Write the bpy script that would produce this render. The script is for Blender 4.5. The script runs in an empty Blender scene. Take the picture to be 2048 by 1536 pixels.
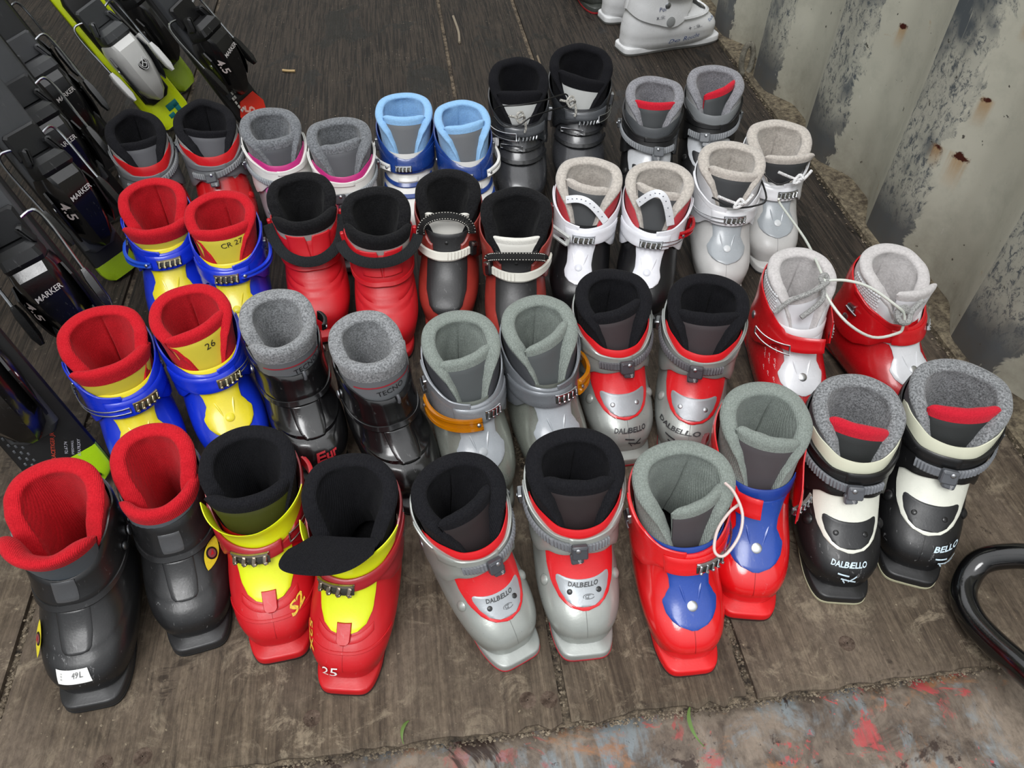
import bpy, bmesh, math, random
from mathutils import Vector, Matrix, noise

random.seed(7)
S_ = bpy.context.scene
COL = S_.collection
PI = math.pi

# ------------------------------------------------------------------ camera, sky, light, exposure
cam_d = bpy.data.cameras.new('camera')
cam = bpy.data.objects.new('camera', cam_d)
COL.objects.link(cam)
S_.camera = cam
cam_d.sensor_width = 36.0
cam_d.lens = 1551.5 / 2048 * 36.0
cam_d.clip_start = 0.02
PITCH, YAW, ROLL, CAMH = 0.817813, 0.148736, 0.018781, 0.772845
fw = Vector((math.sin(YAW) * math.cos(PITCH), math.cos(YAW) * math.cos(PITCH), -math.sin(PITCH)))
rt = Vector((math.cos(YAW), -math.sin(YAW), 0))
up = rt.cross(fw)
r2 = math.cos(ROLL) * rt + math.sin(ROLL) * up
u2 = -math.sin(ROLL) * rt + math.cos(ROLL) * up
cam.matrix_world = Matrix(((r2.x, u2.x, -fw.x, 0), (r2.y, u2.y, -fw.y, 0), (r2.z, u2.z, -fw.z, CAMH), (0, 0, 0, 1)))

world = bpy.data.worlds.new('overcast_sky')
S_.world = world
world.use_nodes = True
wn = world.node_tree
bg = wn.nodes['Background']
tc = wn.nodes.new('ShaderNodeTexCoord')
sp = wn.nodes.new('ShaderNodeSeparateXYZ')
cr_ = wn.nodes.new('ShaderNodeValToRGB')
wn.links.new(tc.outputs['Generated'], sp.inputs[0])
mr = wn.nodes.new('ShaderNodeMapRange')
mr.inputs['From Min'].default_value = -1
mr.inputs['From Max'].default_value = 1
wn.links.new(sp.outputs['Z'], mr.inputs['Value'])
wn.links.new(mr.outputs[0], cr_.inputs[0])
els = cr_.color_ramp.elements
els[0].position = 0.47; els[0].color = (.09, .085, .08, 1)
els[1].position = 1.0; els[1].color = (1.5, 1.51, 1.53, 1)
e_ = els.new(0.53); e_.color = (.22, .23, .24, 1)
e_ = els.new(0.68); e_.color = (.62, .64, .66, 1)
wn.links.new(cr_.outputs[0], bg.inputs[0])
bg.inputs[1].default_value = 1.0

sun_d = bpy.data.lights.new('sun', 'SUN')
sun_d.energy = 1.1
sun_d.angle = math.radians(22)
sun = bpy.data.objects.new('sun', sun_d)
COL.objects.link(sun)
sun.rotation_euler = Vector((0.25, 0.62, -1.0)).to_track_quat('-Z', 'Y').to_euler()

S_.view_settings.view_transform = 'Standard'
S_.view_settings.look = 'None'
S_.view_settings.gamma = 1
S_.view_settings.use_curve_mapping = False
S_.view_settings.exposure = 0.40

# ------------------------------------------------------------------ materials
def hx(h):
    h = h.lstrip('#')
    o = []
    for i in (0, 2, 4):
        c = int(h[i:i + 2], 16) / 255
        o.append(c / 12.92 if c < .04045 else ((c + .055) / 1.055) ** 2.4)
    return (o[0], o[1], o[2], 1)

MC = {}
SILVER = ('#A3A7A2', '#A0A4A0', '#989C98', '#A9ADA9', '#9da19c', '#8F948C', '#8f938c', '#7d8179', '#8E9297', '#787C81', '#A9AEB2', '#9A9DA1')
class NT:
    def __init__(s, name):
        s.m = bpy.data.materials.new(name)
        s.m.use_nodes = True
        s.t = s.m.node_tree
        s.b = s.t.nodes['Principled BSDF']
    def n(s, typ, **kw):
        nd = s.t.nodes.new(typ)
        for k, v in kw.items():
            if k in nd.inputs.keys() if isinstance(k, str) else False:
                nd.inputs[k].default_value = v
            else:
                setattr(nd, k, v)
        return nd
    def l(s, a, b):
        s.t.links.new(a, b)
    def coord(s, kind='Object'):
        return s.n('ShaderNodeTexCoord').outputs[kind]
    def noise(s, vec, scale, detail=2, rough=.5, dist=0):
        nd = s.n('ShaderNodeTexNoise')
        nd.inputs['Scale'].default_value = scale
        nd.inputs['Detail'].default_value = detail
        nd.inputs['Roughness'].default_value = rough
        nd.inputs['Distortion'].default_value = dist
        if vec is not None: s.l(vec, nd.inputs['Vector'])
        return nd.outputs['Fac']
    def ramp(s, fac, a, b, c0=(0, 0, 0, 1), c1=(1, 1, 1, 1)):
        nd = s.n('ShaderNodeValToRGB')
        nd.color_ramp.elements[0].position = a; nd.color_ramp.elements[0].color = c0
        nd.color_ramp.elements[1].position = b; nd.color_ramp.elements[1].color = c1
        s.l(fac, nd.inputs[0])
        return nd.outputs[0]
    def mix(s, fac, a, b):
        nd = s.n('ShaderNodeMix', data_type='RGBA')
        for sock, v in ((nd.inputs[0], fac), (nd.inputs[6], a), (nd.inputs[7], b)):
            if hasattr(v, 'links'): s.l(v, sock)
            else: sock.default_value = v
        return nd.outputs[2]
    def math(s, op, a, b=0.0, c=0.0):
        nd = s.n('ShaderNodeMath', operation=op)
        for i, v in enumerate((a, b, c)):
            if hasattr(v, 'links'): s.l(v, nd.inputs[i])
            else: nd.inputs[i].default_value = v
        return nd.outputs[0]
    def bump(s, h, strength, dist):
        nd = s.n('ShaderNodeBump')
        nd.inputs['Strength'].default_value = strength
        nd.inputs['Distance'].default_value = dist
        s.l(h, nd.inputs['Height'])
        s.l(nd.outputs[0], s.b.inputs['Normal'])
    def mapping(s, vec, scale, rot=(0, 0, 0)):
        nd = s.n('ShaderNodeMapping')
        nd.inputs['Scale'].default_value = scale
        nd.inputs['Rotation'].default_value = rot
        s.l(vec, nd.inputs[0])
        return nd.outputs[0]

def plastic(col, rough=.32, worn=.25, coat=0.0):
    met = .35 if col in SILVER else 0.0
    key = ('p', col, rough, worn, coat)
    if key in MC: return MC[key]
    t = NT('moulded_plastic')
    c = hx(col)
    v = t.coord()
    n1 = t.noise(v, 28, 4, .6)
    lo = tuple(x * (1 - .22 * worn * 2) for x in c[:3]) + (1,)
    base = t.mix(t.ramp(n1, .35, .75), c, lo)
    # fine scuffs and dust
    n2 = t.noise(t.mapping(v, (260, 60, 160), (.4, .2, .9)), 1.0, 3, .7, .6)
    sc = t.ramp(n2, .64, .72)
    lum = .5
    dust = tuple(.62 * x + .38 * .42 for x in c[:3]) + (1,)
    n3 = t.noise(v, 9, 2)
    fac = t.math('MULTIPLY', t.math('MULTIPLY', sc, t.ramp(n3, .45, .65)), worn * 1.6)
    base = t.mix(fac, base, dust)
    t.l(base, t.b.inputs['Base Color'])
    rr = t.math('ADD', t.math('MULTIPLY', t.noise(v, 60, 4, .7), .22), rough - .10)
    t.l(rr, t.b.inputs['Roughness'])
    t.bump(t.math('ADD', t.math('MULTIPLY', n2, .5), t.noise(v, 420, 2)), .12, .0006)
    t.b.inputs['Metallic'].default_value = met
    t.b.inputs['Coat Weight'].default_value = coat
    t.b.inputs['Coat Roughness'].default_value = .12
    MC[key] = t.m
    return t.m

def fabric(col, fleck=.12, rib=0.0, scale=1.0, fluff=.5):
    key = ('f', col, fleck, rib, scale, fluff)
    if key in MC: return MC[key]
    t = NT('woven_fabric')
    c = hx(col)
    v = t.coord()
    n1 = t.noise(v, 650 * scale, 3, .65)
    a = tuple(x * (1 - fleck * 1.4) for x in c[:3]) + (1,)
    b = tuple(min(1, x * (1 + fleck * 1.2) + fleck * .05) for x in c[:3]) + (1,)
    base = t.mix(t.ramp(n1, .36, .64), a, b)
    n2 = t.noise(v, 40, 3)
    base = t.mix(t.math('MULTIPLY', t.ramp(n2, .4, .7), .18), base, tuple(x * .72 for x in c[:3]) + (1,))
    t.l(base, t.b.inputs['Base Color'])
    t.b.inputs['Roughness'].default_value = .95
    t.b.inputs['Specular IOR Level'].default_value = .15
    t.b.inputs['Sheen Weight'].default_value = .25 * fluff * (1 if max(c[:3]) > .05 else .12)
    t.b.inputs['Sheen Roughness'].default_value = .5
    h = t.math('ADD', n1, t.math('MULTIPLY', t.noise(v, 160 * scale, 2), fluff * 1.4))
    if rib:
        w = t.n('ShaderNodeTexWave')
        w.inputs['Scale'].default_value = 210
        w.inputs['Distortion'].default_value = 1.2
        t.l(t.mapping(v, (1, .5, .8)), w.inputs['Vector'])
        h = t.math('ADD', h, t.math('MULTIPLY', w.outputs['Fac'], rib))
    t.bump(h, .55, .0011)
    MC[key] = t.m
    return t.m

def metal(col='#B9BCC0', rough=.28):
    key = ('m', col, rough)
    if key in MC: return MC[key]
    t = NT('brushed_metal')
    v = t.coord()
    n = t.noise(v, 90, 4, .7)
    c = hx(col)
    t.l(t.mix(t.ramp(n, .4, .75), c, tuple(x * .6 for x in c[:3]) + (1,)), t.b.inputs['Base Color'])
    t.b.inputs['Metallic'].default_value = 1
    t.l(t.math('ADD', t.math('MULTIPLY', n, .2), rough - .08), t.b.inputs['Roughness'])
    MC[key] = t.m
    return t.m

def clearplastic(col):
    key = ('c', col)
    if key in MC: return MC[key]
    t = NT('translucent_plastic')
    v = t.coord()
    c = hx(col)
    t.l(t.mix(t.noise(v, 30), c, tuple(x * .7 for x in c[:3]) + (1,)), t.b.inputs['Base Color'])
    t.b.inputs['Roughness'].default_value = .12
    t.b.inputs['Transmission Weight'].default_value = .55
    t.b.inputs['IOR'].default_value = 1.45
    MC[key] = t.m
    return t.m

def ink(col, worn=.35, rough=.45):
    key = ('i', col, worn)
    if key in MC: return MC[key]
    t = NT('printed_ink')
    v = t.coord()
    c = hx(col)
    n = t.noise(v, 380, 3, .7)
    t.l(t.mix(t.math('MULTIPLY', t.ramp(n, .5, .6), worn), c, tuple(x * .45 + .06 for x in c[:3]) + (1,)), t.b.inputs['Base Color'])
    t.b.inputs['Roughness'].default_value = rough
    MC[key] = t.m
    return t.m

# ------------------------------------------------------------------ mesh helpers
def mk(name, verts, faces, mat, parent=None, ang=40, sc=1.0, fixn=True):
    me = bpy.data.meshes.new(name)
    bm = bmesh.new()
    vs = [bm.verts.new((v[0] * sc, v[1] * sc, v[2] * sc)) for v in verts]
    for f in faces:
        try: bm.faces.new([vs[i] for i in f])
        except ValueError: pass
    if fixn: bmesh.ops.recalc_face_normals(bm, faces=bm.faces)
    ca = math.radians(ang)
    for f in bm.faces: f.smooth = True
    for e in bm.edges:
        if len(e.link_faces) == 2:
            try:
                if e.calc_face_angle() > ca: e.smooth = False
            except ValueError: pass
    bm.to_mesh(me); bm.free()
    me.materials.append(mat)
    o = bpy.data.objects.new(name, me)
    COL.objects.link(o)
    if parent is not None: o.parent = parent
    return o

class MB:
    """collects simple shapes into one mesh"""
    def __init__(s): s.v = []; s.f = []
    def add(s, vs, fs):
        k = len(s.v); s.v += [Vector(v) for v in vs]; s.f += [tuple(i + k for i in f) for f in fs]
    def grid(s, rows, close_u=False, close_v=False):
        k = len(s.v); R = len(rows); C = len(rows[0])
        for r in rows: s.v += [Vector(p) for p in r]
        for i in range(R if close_u else R - 1):
            for j in range(C if close_v else C - 1):
                i2 = (i + 1) % R; j2 = (j + 1) % C
                s.f.append((k + i * C + j, k + i2 * C + j, k + i2 * C + j2, k + i * C + j2))
        return k
    def box(s, M, sx, sy, sz, bev=.15):
        """bevelled box, full sizes, M: Matrix 4x4"""
        hxx, hy, hz = sx / 2, sy / 2, sz / 2
        b = min(sx, sy, sz) * bev
        prof = []
        pts = []
        for z, ins in ((-hz, b), (-hz + b, 0), (hz - b, 0), (hz, b)):
            ring = []
            for cx, cy in ((1, 1), (-1, 1), (-1, -1), (1, -1)):
                x, y = hxx - ins, hy - ins
                if cx * cy > 0: ring += [(cx * x, cy * (y - b), z), (cx * (x - b), cy * y, z)]
                else: ring += [(cx * (x - b), cy * y, z), (cx * x, cy * (y - b), z)]
            pts.append([M @ Vector(p) for p in ring])
        k = s.grid(pts, False, True)
        s.f.append(tuple(k + i for i in range(8))); s.f.append(tuple(k + 24 + i for i in range(8)))
    def tube(s, pts, r, n=8, cap=True):
        pts = [Vector(p) for p in pts]
        rows = []
        prev = None
        for i, p in enumerate(pts):
            d = (pts[min(i + 1, len(pts) - 1)] - pts[max(i - 1, 0)])
            if d.length < 1e-9: d = Vector((0, 0, 1))
            d.normalize()
            if prev is None:
                a = d.orthogonal().normalized()
            else:
                a = (prev - d * prev.dot(d))
                a = a.normalized() if a.length > 1e-6 else d.orthogonal().normalized()
            prev = a
            b = d.cross(a)
            rr = r[i] if isinstance(r, (list, tuple)) else r
            rows.append([p + (a * math.cos(2 * PI * k / n) + b * math.sin(2 * PI * k / n)) * rr for k in range(n)])
        k = s.grid(rows, False, True)
        if cap:
            s.f.append(tuple(k + i for i in range(n)))
            s.f.append(tuple(k + (len(rows) - 1) * n + i for i in range(n)))
    def disc(s, M, r, h, n=16, dome=.3):
        rows = []
        for rr, z in ((r, 0), (r, h * .7), (r * .85, h), (r * .4, h * (1 + dome)), (r * .02, h * (1 + dome * 1.2))):
            rows.append([M @ Vector((rr * math.cos(2 * PI * k / n), rr * math.sin(2 * PI * k / n), z)) for k in range(n)])
        s.grid(rows, False, True)
    def ribbon(s, pts, side, w, t):
        """flat strap along pts; side: list of unit side vectors"""
        rows = []
        pts = [Vector(p) for p in pts]
        for i, p in enumerate(pts):
            d = (pts[min(i + 1, len(pts) - 1)] - pts[max(i - 1, 0)]).normalized()
            sd = side[i] if isinstance(side, list) else side
            sd = Vector(sd); sd = (sd - d * sd.dot(d)).normalized()
            nn = d.cross(sd)
            rows.append([p + sd * w / 2 + nn * t * .2, p + sd * w * .42 + nn * t / 2, p - sd * w * .42 + nn * t / 2, p - sd * w / 2 + nn * t * .2,
                         p - sd * w / 2 - nn * t * .2, p - sd * w * .42 - nn * t / 2, p + sd * w * .42 - nn * t / 2, p + sd * w / 2 - nn * t * .2])
        k = s.grid(rows, False, True)
        s.f.append(tuple(k + i for i in range(8))); s.f.append(tuple(k + (len(rows) - 1) * 8 + i for i in range(8)))
    def strap(s, pts, w, t, N=(0, .62, .78)):
        """ribbon whose broad face looks along N; returns the side vectors"""
        pts = [Vector(p) for p in pts]; sd = []
        for i in range(len(pts)):
            d = (pts[min(i + 1, len(pts) - 1)] - pts[max(i - 1, 0)]).normalized()
            sd.append(d.cross(Vector(N)).normalized())
        s.ribbon(pts, sd, w, t)
        return sd
    def build(s, name, mat, parent=None, ang=40, sc=1.0):
        return mk(name, s.v, s.f, mat, parent, ang, sc)

def lin(a, b, n): return [a + (b - a) * i / (n - 1) for i in range(n)]
def interp(x, pts):
    if x <= pts[0][0]: return pts[0][1]
    for (a, fa), (b, fb) in zip(pts, pts[1:]):
        if x <= b:
            t = (x - a) / (b - a); t = t * t * (3 - 2 * t) * .5 + t * .5
            return fa + (fb - fa) * t
    return pts[-1][1]

_txt = {}
def text_geo(s, bold=0.0):
    if (s, bold) in _txt: return _txt[(s, bold)]
    cu = bpy.data.curves.new('t', 'FONT')
    cu.body = s; cu.size = 1.0; cu.align_x = 'CENTER'; cu.align_y = 'CENTER'
    cu.resolution_u = 2
    cu.offset = bold
    o = bpy.data.objects.new('t', cu)
    COL.objects.link(o)
    dg = bpy.context.evaluated_depsgraph_get()
    me = bpy.data.meshes.new_from_object(o.evaluated_get(dg))
    bm = bmesh.new(); bm.from_mesh(me)
    bmesh.ops.triangulate(bm, faces=bm.faces)
    bmesh.ops.subdivide_edges(bm, edges=[e for e in bm.edges if e.calc_length() > .35], cuts=1)
    bmesh.ops.triangulate(bm, faces=bm.faces)
    bm.verts.ensure_lookup_table()
    r = ([(v.co.x, v.co.y) for v in bm.verts], [tuple(v.index for v in f.verts) for f in bm.faces])
    bm.free()
    bpy.data.objects.remove(o); bpy.data.curves.remove(cu); bpy.data.meshes.remove(me)
    _txt[(s, bold)] = r
    return r

def empty(name, loc, rz=0):
    o = bpy.data.objects.new(name, None)
    o.empty_display_size = .05
    o.location = loc; o.rotation_euler = (0, 0, rz)
    COL.objects.link(o)
    return o
def tag(o, label=None, cat=None, group=None, kind=None):
    if label: o['label'] = label
    if cat: o['category'] = cat
    if group: o['group'] = group
    if kind: o['kind'] = kind
    return o

# ------------------------------------------------------------------ ski boot surface
BASE = [  # Fy, Fz, By, Bz, halfwidth, exponent, front widening
    (.090, .010, -.099, .010, .0340, 2.9, .12),
    (.095, .020, -.101, .021, .0405, 2.8, .12),
    (.096, .031, -.101, .033, .0440, 2.7, .11),
    (.092, .042, -.099, .046, .0450, 2.6, .09),
    (.082, .052, -.097, .059, .0445, 2.5, .07),
    (.068, .061, -.094, .071, .0430, 2.4, .05),
    (.052, .072, -.091, .084, .0415, 2.3, .03),
    (.038, .086, -.088, .097, .0405, 2.2, .01),
    (.028, .100, -.086, .110, .0400, 2.2, 0),
    (.021, .114, -.085, .123, .0405, 2.2, 0),
    (.016, .128, -.084, .137, .0415, 2.15, 0),
    (.013, .141, -.082, .150, .0430, 2.1, 0),
    (.011, .153, -.080, .163, .0445, 2.1, 0),
    (.011, .165, -.078, .176, .0455, 2.1, 0)]
VMAP = [(-1, -1), (0, 0), (1, 1.6), (2, 3.5), (2.75, 4.5), (3.15, 4.85), (4.68, 6.35), (5.6, 7.0), (6.75, 7.9), (8.3, 9.0), (9.5, 10), (11, 11.2), (13, 13), (15, 15)]
WS = {1: 1.02, 2: .94, 3: 1.08, 4: 1.08, 5: 1.17, 6: 1.17, 7: 1.2, 8: 1.05, 9: 1.08, 10: 1.14, 11: 1.08, 12: 1.05, 13: 1.0, 14: .97, 15: 1.03, 16: 1.03, 17: 1.07, 18: 1.12,
      19: .98, 20: 1.0, 21: 1.03, 22: 1.06, 23: 1.09, 24: 1.09, 25: 1.07, 26: 1.14, 27: 1.1, 28: 1.12, 29: 1.14, 30: 1.15, 31: 1.0, 32: 1.08, 33: 1.06, 34: 1.13, 35: 1.05,
      36: 1.03, 37: 1.06, 38: 1.15, 39: 1.07, 40: 1.07}
def vmap(v):
    for (a, fa), (b, fb) in zip(VMAP, VMAP[1:]):
        if v <= b: return fa + (fb - fa) * (v - a) / (b - a)
    return v
class Shell:
    def __init__(s, ww=1.0, hh=1.0, toe=0.0, ws=1.0):
        s.sl = [[f, fz * hh, b, bz * hh, w * ww * (1 + (ws - 1) * max(0, min(1, (i - 5) / 5))), n, k] for i, (f, fz, b, bz, w, n, k) in enumerate(BASE)]
        s.n = len(s.sl)
    def par(s, v):
        v = vmap(v)
        i = int(math.floor(v)); i = max(0, min(s.n - 2, i)); t = v - i
        a = s.sl[max(i - 1, 0)]; b = s.sl[i]; c = s.sl[i + 1]; d = s.sl[min(i + 2, s.n - 1)]
        if t > 1 or t < 0: return [b[k] + (c[k] - b[k]) * t for k in range(7)]
        t2, t3 = t * t, t * t * t
        return [.5 * (2 * b[k] + (c[k] - a[k]) * t + (2 * a[k] - 5 * b[k] + 4 * c[k] - d[k]) * t2 + (3 * b[k] - a[k] - 3 * c[k] + d[k]) * t3) for k in range(7)]
    def P(s, th, v):
        fy, fz, by, bz, w, n, k = s.par(v)
        c, si = math.cos(th), math.sin(th)
        cx = math.copysign(abs(c) ** (2 / n), c); sx = math.copysign(abs(si) ** (2 / n), si)
        t = (1 + cx) / 2
        return Vector((w * sx * (1 + k * cx), by + (fy - by) * t, bz + (fz - bz) * t))
    def N(s, th, v):
        e = .03
        dt = s.P(th + e, v) - s.P(th - e, v)
        dv = s.P(th, v + .05) - s.P(th, v - .05)
        nn = dt.cross(dv)
        if nn.length < 1e-12: return Vector((0, 0, 1))
        nn.normalize()
        p = s.P(th, v)
        fy, fz, by, bz, w, n, k = s.par(v)
        c = Vector((0, (fy + by) / 2, (fz + bz) / 2 - .01))
        if nn.dot(p - c) < 0: nn = -nn
        return nn
    def Q(s, th, v, off): return s.P(th, v) + s.N(th, v) * off
    def th(s, x, v):
        fy, fz, by, bz, w, n, k = s.par(v)
        q = x / w
        for _ in range(4):
            q = max(-.995, min(.995, q))
            cx = (1 - abs(q) ** n) ** (1 / n)
            q = x / (w * (1 + k * cx))
        q = max(-.995, min(.995, q))
        return math.asin(math.copysign(abs(q) ** (n / 2), q))
    def frame(s, th, v, off=0, rot=0):
        """X toward the viewer's right (decreasing theta), Y toward increasing v, Z out"""
        o = s.Q(th, v, off); n = s.N(th, v)
        y = (s.P(th, v + .05) - s.P(th, v - .05)); y = (y - n * y.dot(n)).normalized()
        x = y.cross(n)
        M = Matrix(((x.x, y.x, n.x, o.x), (x.y, y.y, n.y, o.y), (x.z, y.z, n.z, o.z), (0, 0, 0, 1)))
        return M @ Matrix.Rotation(rot, 4, 'Z')

def thick_grid(fn, nu, nv, h, eu=.02, ev=.05, nm=None):
    """fn(u,v,off) in 0..1 params -> closed slab with softened border"""
    us = [0, eu] + lin(eu, 1 - eu, nu)[1:-1] + [1 - eu, 1]
    vs = [0, ev] + lin(ev, 1 - ev, nv)[1:-1] + [1 - ev, 1]
    mb = MB()
    top = [[fn(u, v, h * (.5 if (i in (0, len(us) - 1) or j in (0, len(vs) - 1)) else 1)) for j, v in enumerate(vs)] for i, u in enumerate(us)]
    bot = [[fn(u, v, 0) for v in vs] for u in us]
    a = mb.grid(top); b = mb.grid(bot)
    R, C = len(us), len(vs)
    for i in range(R - 1):
        mb.f.append((a + i * C, a + (i + 1) * C, b + (i + 1) * C, b + i * C))
        mb.f.append((a + i * C + C - 1, a + (i + 1) * C + C - 1, b + (i + 1) * C + C - 1, b + i * C + C - 1))
    for j in range(C - 1):
        mb.f.append((a + j, a + j + 1, b + j + 1, b + j))
        mb.f.append((a + (R - 1) * C + j, a + (R - 1) * C + j + 1, b + (R - 1) * C + j + 1, b + (R - 1) * C + j))
    return mb

def cv(f): return f if callable(f) else (lambda t: f)

class Boot:
    def __init__(s, idx, spec, place):
        x, y, yaw, sc = place
        s.e = empty('ski_boot', (x, y, 0), math.radians(yaw))
        s.sc = sc * spec.get('sx', 1.0)
        s.sp = spec
        s.S = Shell(spec.get('ww', 1.0), spec.get('hh', 1.0), 0, WS.get(idx, 1.0))
        tag(s.e, spec['label'], 'ski boot', spec.get('group', "children's ski boots standing in rows on the boards"))
    def mb(s, mb, name, mat, parent=None, ang=40): return mk(name, mb.v, mb.f, mat, parent or s.e, ang, s.sc)
    def band(s, name, mat, t0, t1, lo, hi, off, h, nu=36, nv=5, parent=None, rib=None):
        lo, hi, off = cv(lo), cv(hi), cv(off)
        S = s.S
        def fn(u, v, o):
            th = t0 + (t1 - t0) * u
            l, g = lo(th), hi(th)
            ex = 0
            if rib and o > 0: ex = rib * (1 if int(round(u * nu)) % 2 else -1) * .5
            return S.Q(th, l + (g - l) * v, off(th) + o + ex)
        return s.mb(thick_grid(fn, nu, nv, h, .6 / nu, .12), name, mat, parent)
    def plate(s, name, mat, rows, off, h, nu=10, parent=None, n=18, ev=.03):
        """rows: [(v, half-left, half-right)] ; lateral x in metres, + = boot's right (viewer's left)"""
        S = s.S
        pl = [(r[0], r[1]) for r in rows]; pr = [(r[0], r[-1]) for r in rows]
        v0, v1 = rows[0][0], rows[-1][0]
        def fn(u, v, o):
            vv = v0 + (v1 - v0) * v
            xl, xr = interp(vv, pl), -interp(vv, pr)
            x = xl + (xr - xl) * u
            return S.Q(S.th(x, vv), vv, off + o)
        return s.mb(thick_grid(fn, nu, n, h, .05, ev), name, mat, parent)
    def disc(s, name, mat, th, v, off, r, h, parent=None, dome=.3):
        mb = MB(); mb.disc(s.S.frame(th, v, off), r, h, 16, dome)
        return s.mb(mb, name, mat, parent)
    def text(s, name, txt, mat, th, v, size, off=.0012, rot=0, parent=None, aspect=1.0, bold=0.0, shear=0.2):
        vs, fs = text_geo(txt, bold)
        S = s.S
        lt = (S.P(th + .05, v) - S.P(th - .05, v)).length / .1
        lv = (S.P(th, v + .1) - S.P(th, v - .1)).length / .2
        c, si = math.cos(rot), math.sin(rot)
        out = []
        for x, y in vs:
            x, y = (x + shear * y) * size * aspect, y * size
            a, b = x * c - y * si, x * si + y * c
            out.append(S.Q(th - a / lt, v + b / lv, off))
        return s.mb_raw(name, out, fs, mat, parent)
    def mb_raw(s, name, vs, fs, mat, parent=None):
        return mk(name, vs, fs, mat, parent or s.e, 60, s.sc)
    def sole(s):
        sp = s.sp
        def foot(t, ins, z):
            # t 0..1 around; squarish toe and heel lugs, waist between
            a = 2 * PI * t
            c, si = math.cos(a), math.sin(a)
            n = 5.5
            cx = math.copysign(abs(c) ** (2 / n), c); sx = math.copysign(abs(si) ** (2 / n), si)
            y = .001 + cx * (.1045 - ins)
            w = interp(y, [(-.1, .0305), (-.05, .029), (-.02, .027), (.03, .0335), (.07, .0345), (.105, .0325)])
            return Vector(((w - ins) * sx, y, z))
        mb = MB(); N_ = 64
        lv = [(.0015, .0035), (0, .0045), (0, .0120), (.0007, .0134), (.0022, .0142), (.0080, .0152), (.0120, .0180)]
        rows = [[foot(k / N_, i, z) for k in range(N_)] for i, z in lv]
        k = mb.grid(rows, False, True)
        mb.f.append(tuple(k + i for i in range(N_))); mb.f.append(tuple(k + (len(rows) - 1) * N_ + i for i in range(N_)))
        so = s.mb(mb, 'sole', plastic(sp['sole'], .38, .5))
        mb = MB()
        rows = [[foot(k / N_, i, z) for k in range(N_)] for i, z in [(.003, 0), (.0, .0008), (-.0006, .0042)]]
        k = mb.grid(rows, False, True)
        mb.f.append(tuple(k + i for i in range(N_))); mb.f.append(tuple(k + 2 * N_ + i for i in range(N_)))
        s.mb(mb, 'tread', plastic(sp['tread'], .6, .5), so)
    def lower(s):
        S = s.S; sp = s.sp
        N_ = 56; top = sp.get('lower_top', 8.6)
        vs = lin(.0, 5.5, 23)[:-1] + lin(5.5, top, 8)
        ridge = sp.get('ridges')
        rows = []
        for v in vs:
            r = []
            for k in range(N_):
                th = 2 * PI * k / N_
                o = 0
                if ridge and abs(math.sin(th)) < .95 and math.cos(th) > 0:
                    for rv in ridge: o += .0022 * (math.exp(-((v - rv - .10) / .10) ** 2) - math.exp(-((v - rv + .12) / .12) ** 2)) * math.cos(th) ** .5
                # side crease above the toe lug
                o -= .0016 * math.exp(-((v - 1.0) / .35) ** 2)
                r.append(S.Q(th, v, o) if o else S.P(th, v))
            rows.append(r)
        mb = MB(); k = mb.grid(rows, False, True)
        mb.f.append(tuple(k + i for i in range(N_)))
        ob = s.mb(mb, 'lower_shell', plastic(sp['shell'], sp.get('rough', .33), sp.get('worn', .35), sp.get('coat', 0)), None, 50)
        # centre mould seam on the toe
        s.lower_ob = ob
        # ankle bulge on both sides (pivot boss)
        for sg in (1, -1):
            s.disc('pivot_rivet', metal(rough=.4), sg * 1.75, 5.6, .0055 if not sp.get('nocuff') else .001, .0055, .002, ob)
    def footbed(s):
        S = s.S; mb = MB()
        ring = [S.Q(2 * PI * k / 32, 1.2, -.008) for k in range(32)]
        ring = [Vector((p.x, p.y, .030)) for p in ring]
        mb.add(ring, [tuple(range(32))])
        s.mb(mb, 'insole', fabric('#1a1a1c', .1))
    def liner(s):
        sp = s.sp; S = s.S
        A = math.radians(sp.get('liner_A', 163)); tk0 = sp.get('liner_t', .0115) * 1.2
        rim = [(math.radians(a), v) for a, v in sp.get('rim', [(0, 13), (50, 12.9), (90, 12.5), (120, 12.0), (138, 11.2), (150, 9.9), (163, 8.0)])]
        sd = sp['seed']; cre = sp.get('crease', .12); flare = sp.get('flare', .002)
        nc = 124
        rows = []
        side_c = []
        for i in range(nc):
            a = -A + 2 * A * i / (nc - 1)
            th = PI + a
            vr = interp(abs(a), rim) + .22 * noise.noise(Vector((a * 1.3, sd * 3.1, 0)))
            ef = 1.0
            if abs(a) > A - .14: ef = math.sqrt(max(0.0, 1 - ((abs(a) - (A - .14)) / .14) ** 2))
            tk = tk0 * max(ef, .06)
            dv = tk / 2 / .0125
            r = []
            vb = min(5.0, vr - dv - .5)
            for q in lin(0, 1, 8):
                v = vb + (vr - dv - vb) * q
                fl = flare * max(0, (v - 9) / 4) ** 2
                r.append(S.Q(th, v, -.0015 + fl))
            o0 = -.0015 + flare * max(0, (vr - 9) / 4) ** 2
            puff = .26 * tk
            for q in range(1, 9):
                ph = PI * q / 9
                r.append(S.Q(th, vr - dv + dv * 1.15 * math.sin(ph), o0 - tk / 2 + (tk / 2 + puff * math.sin(ph)) * math.cos(ph)))
            for q in lin(0, 1, 14):
                v = vr - dv + (2.3 - (vr - dv)) * q
                cr = .0034 * math.exp(-((a - cre) / .030) ** 2) * min(1, q * 4 + .2) + .0016 * noise.noise(Vector((a * 2.2, v * .5, sd * 5.7)))
                r.append(S.Q(th, v, o0 * (1 - q) - tk - .0085 * q ** .75 + cr * ef))
            rows.append(r)
        mb = MB(); mb.grid(rows)
        # close both ends
        C = len(rows[0])
        for base in (0, (nc - 1) * C):
            for j in range(7): mb.f.append((base + j, base + j + 1, base + C - 2 - j, base + C - 1 - j))
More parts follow.
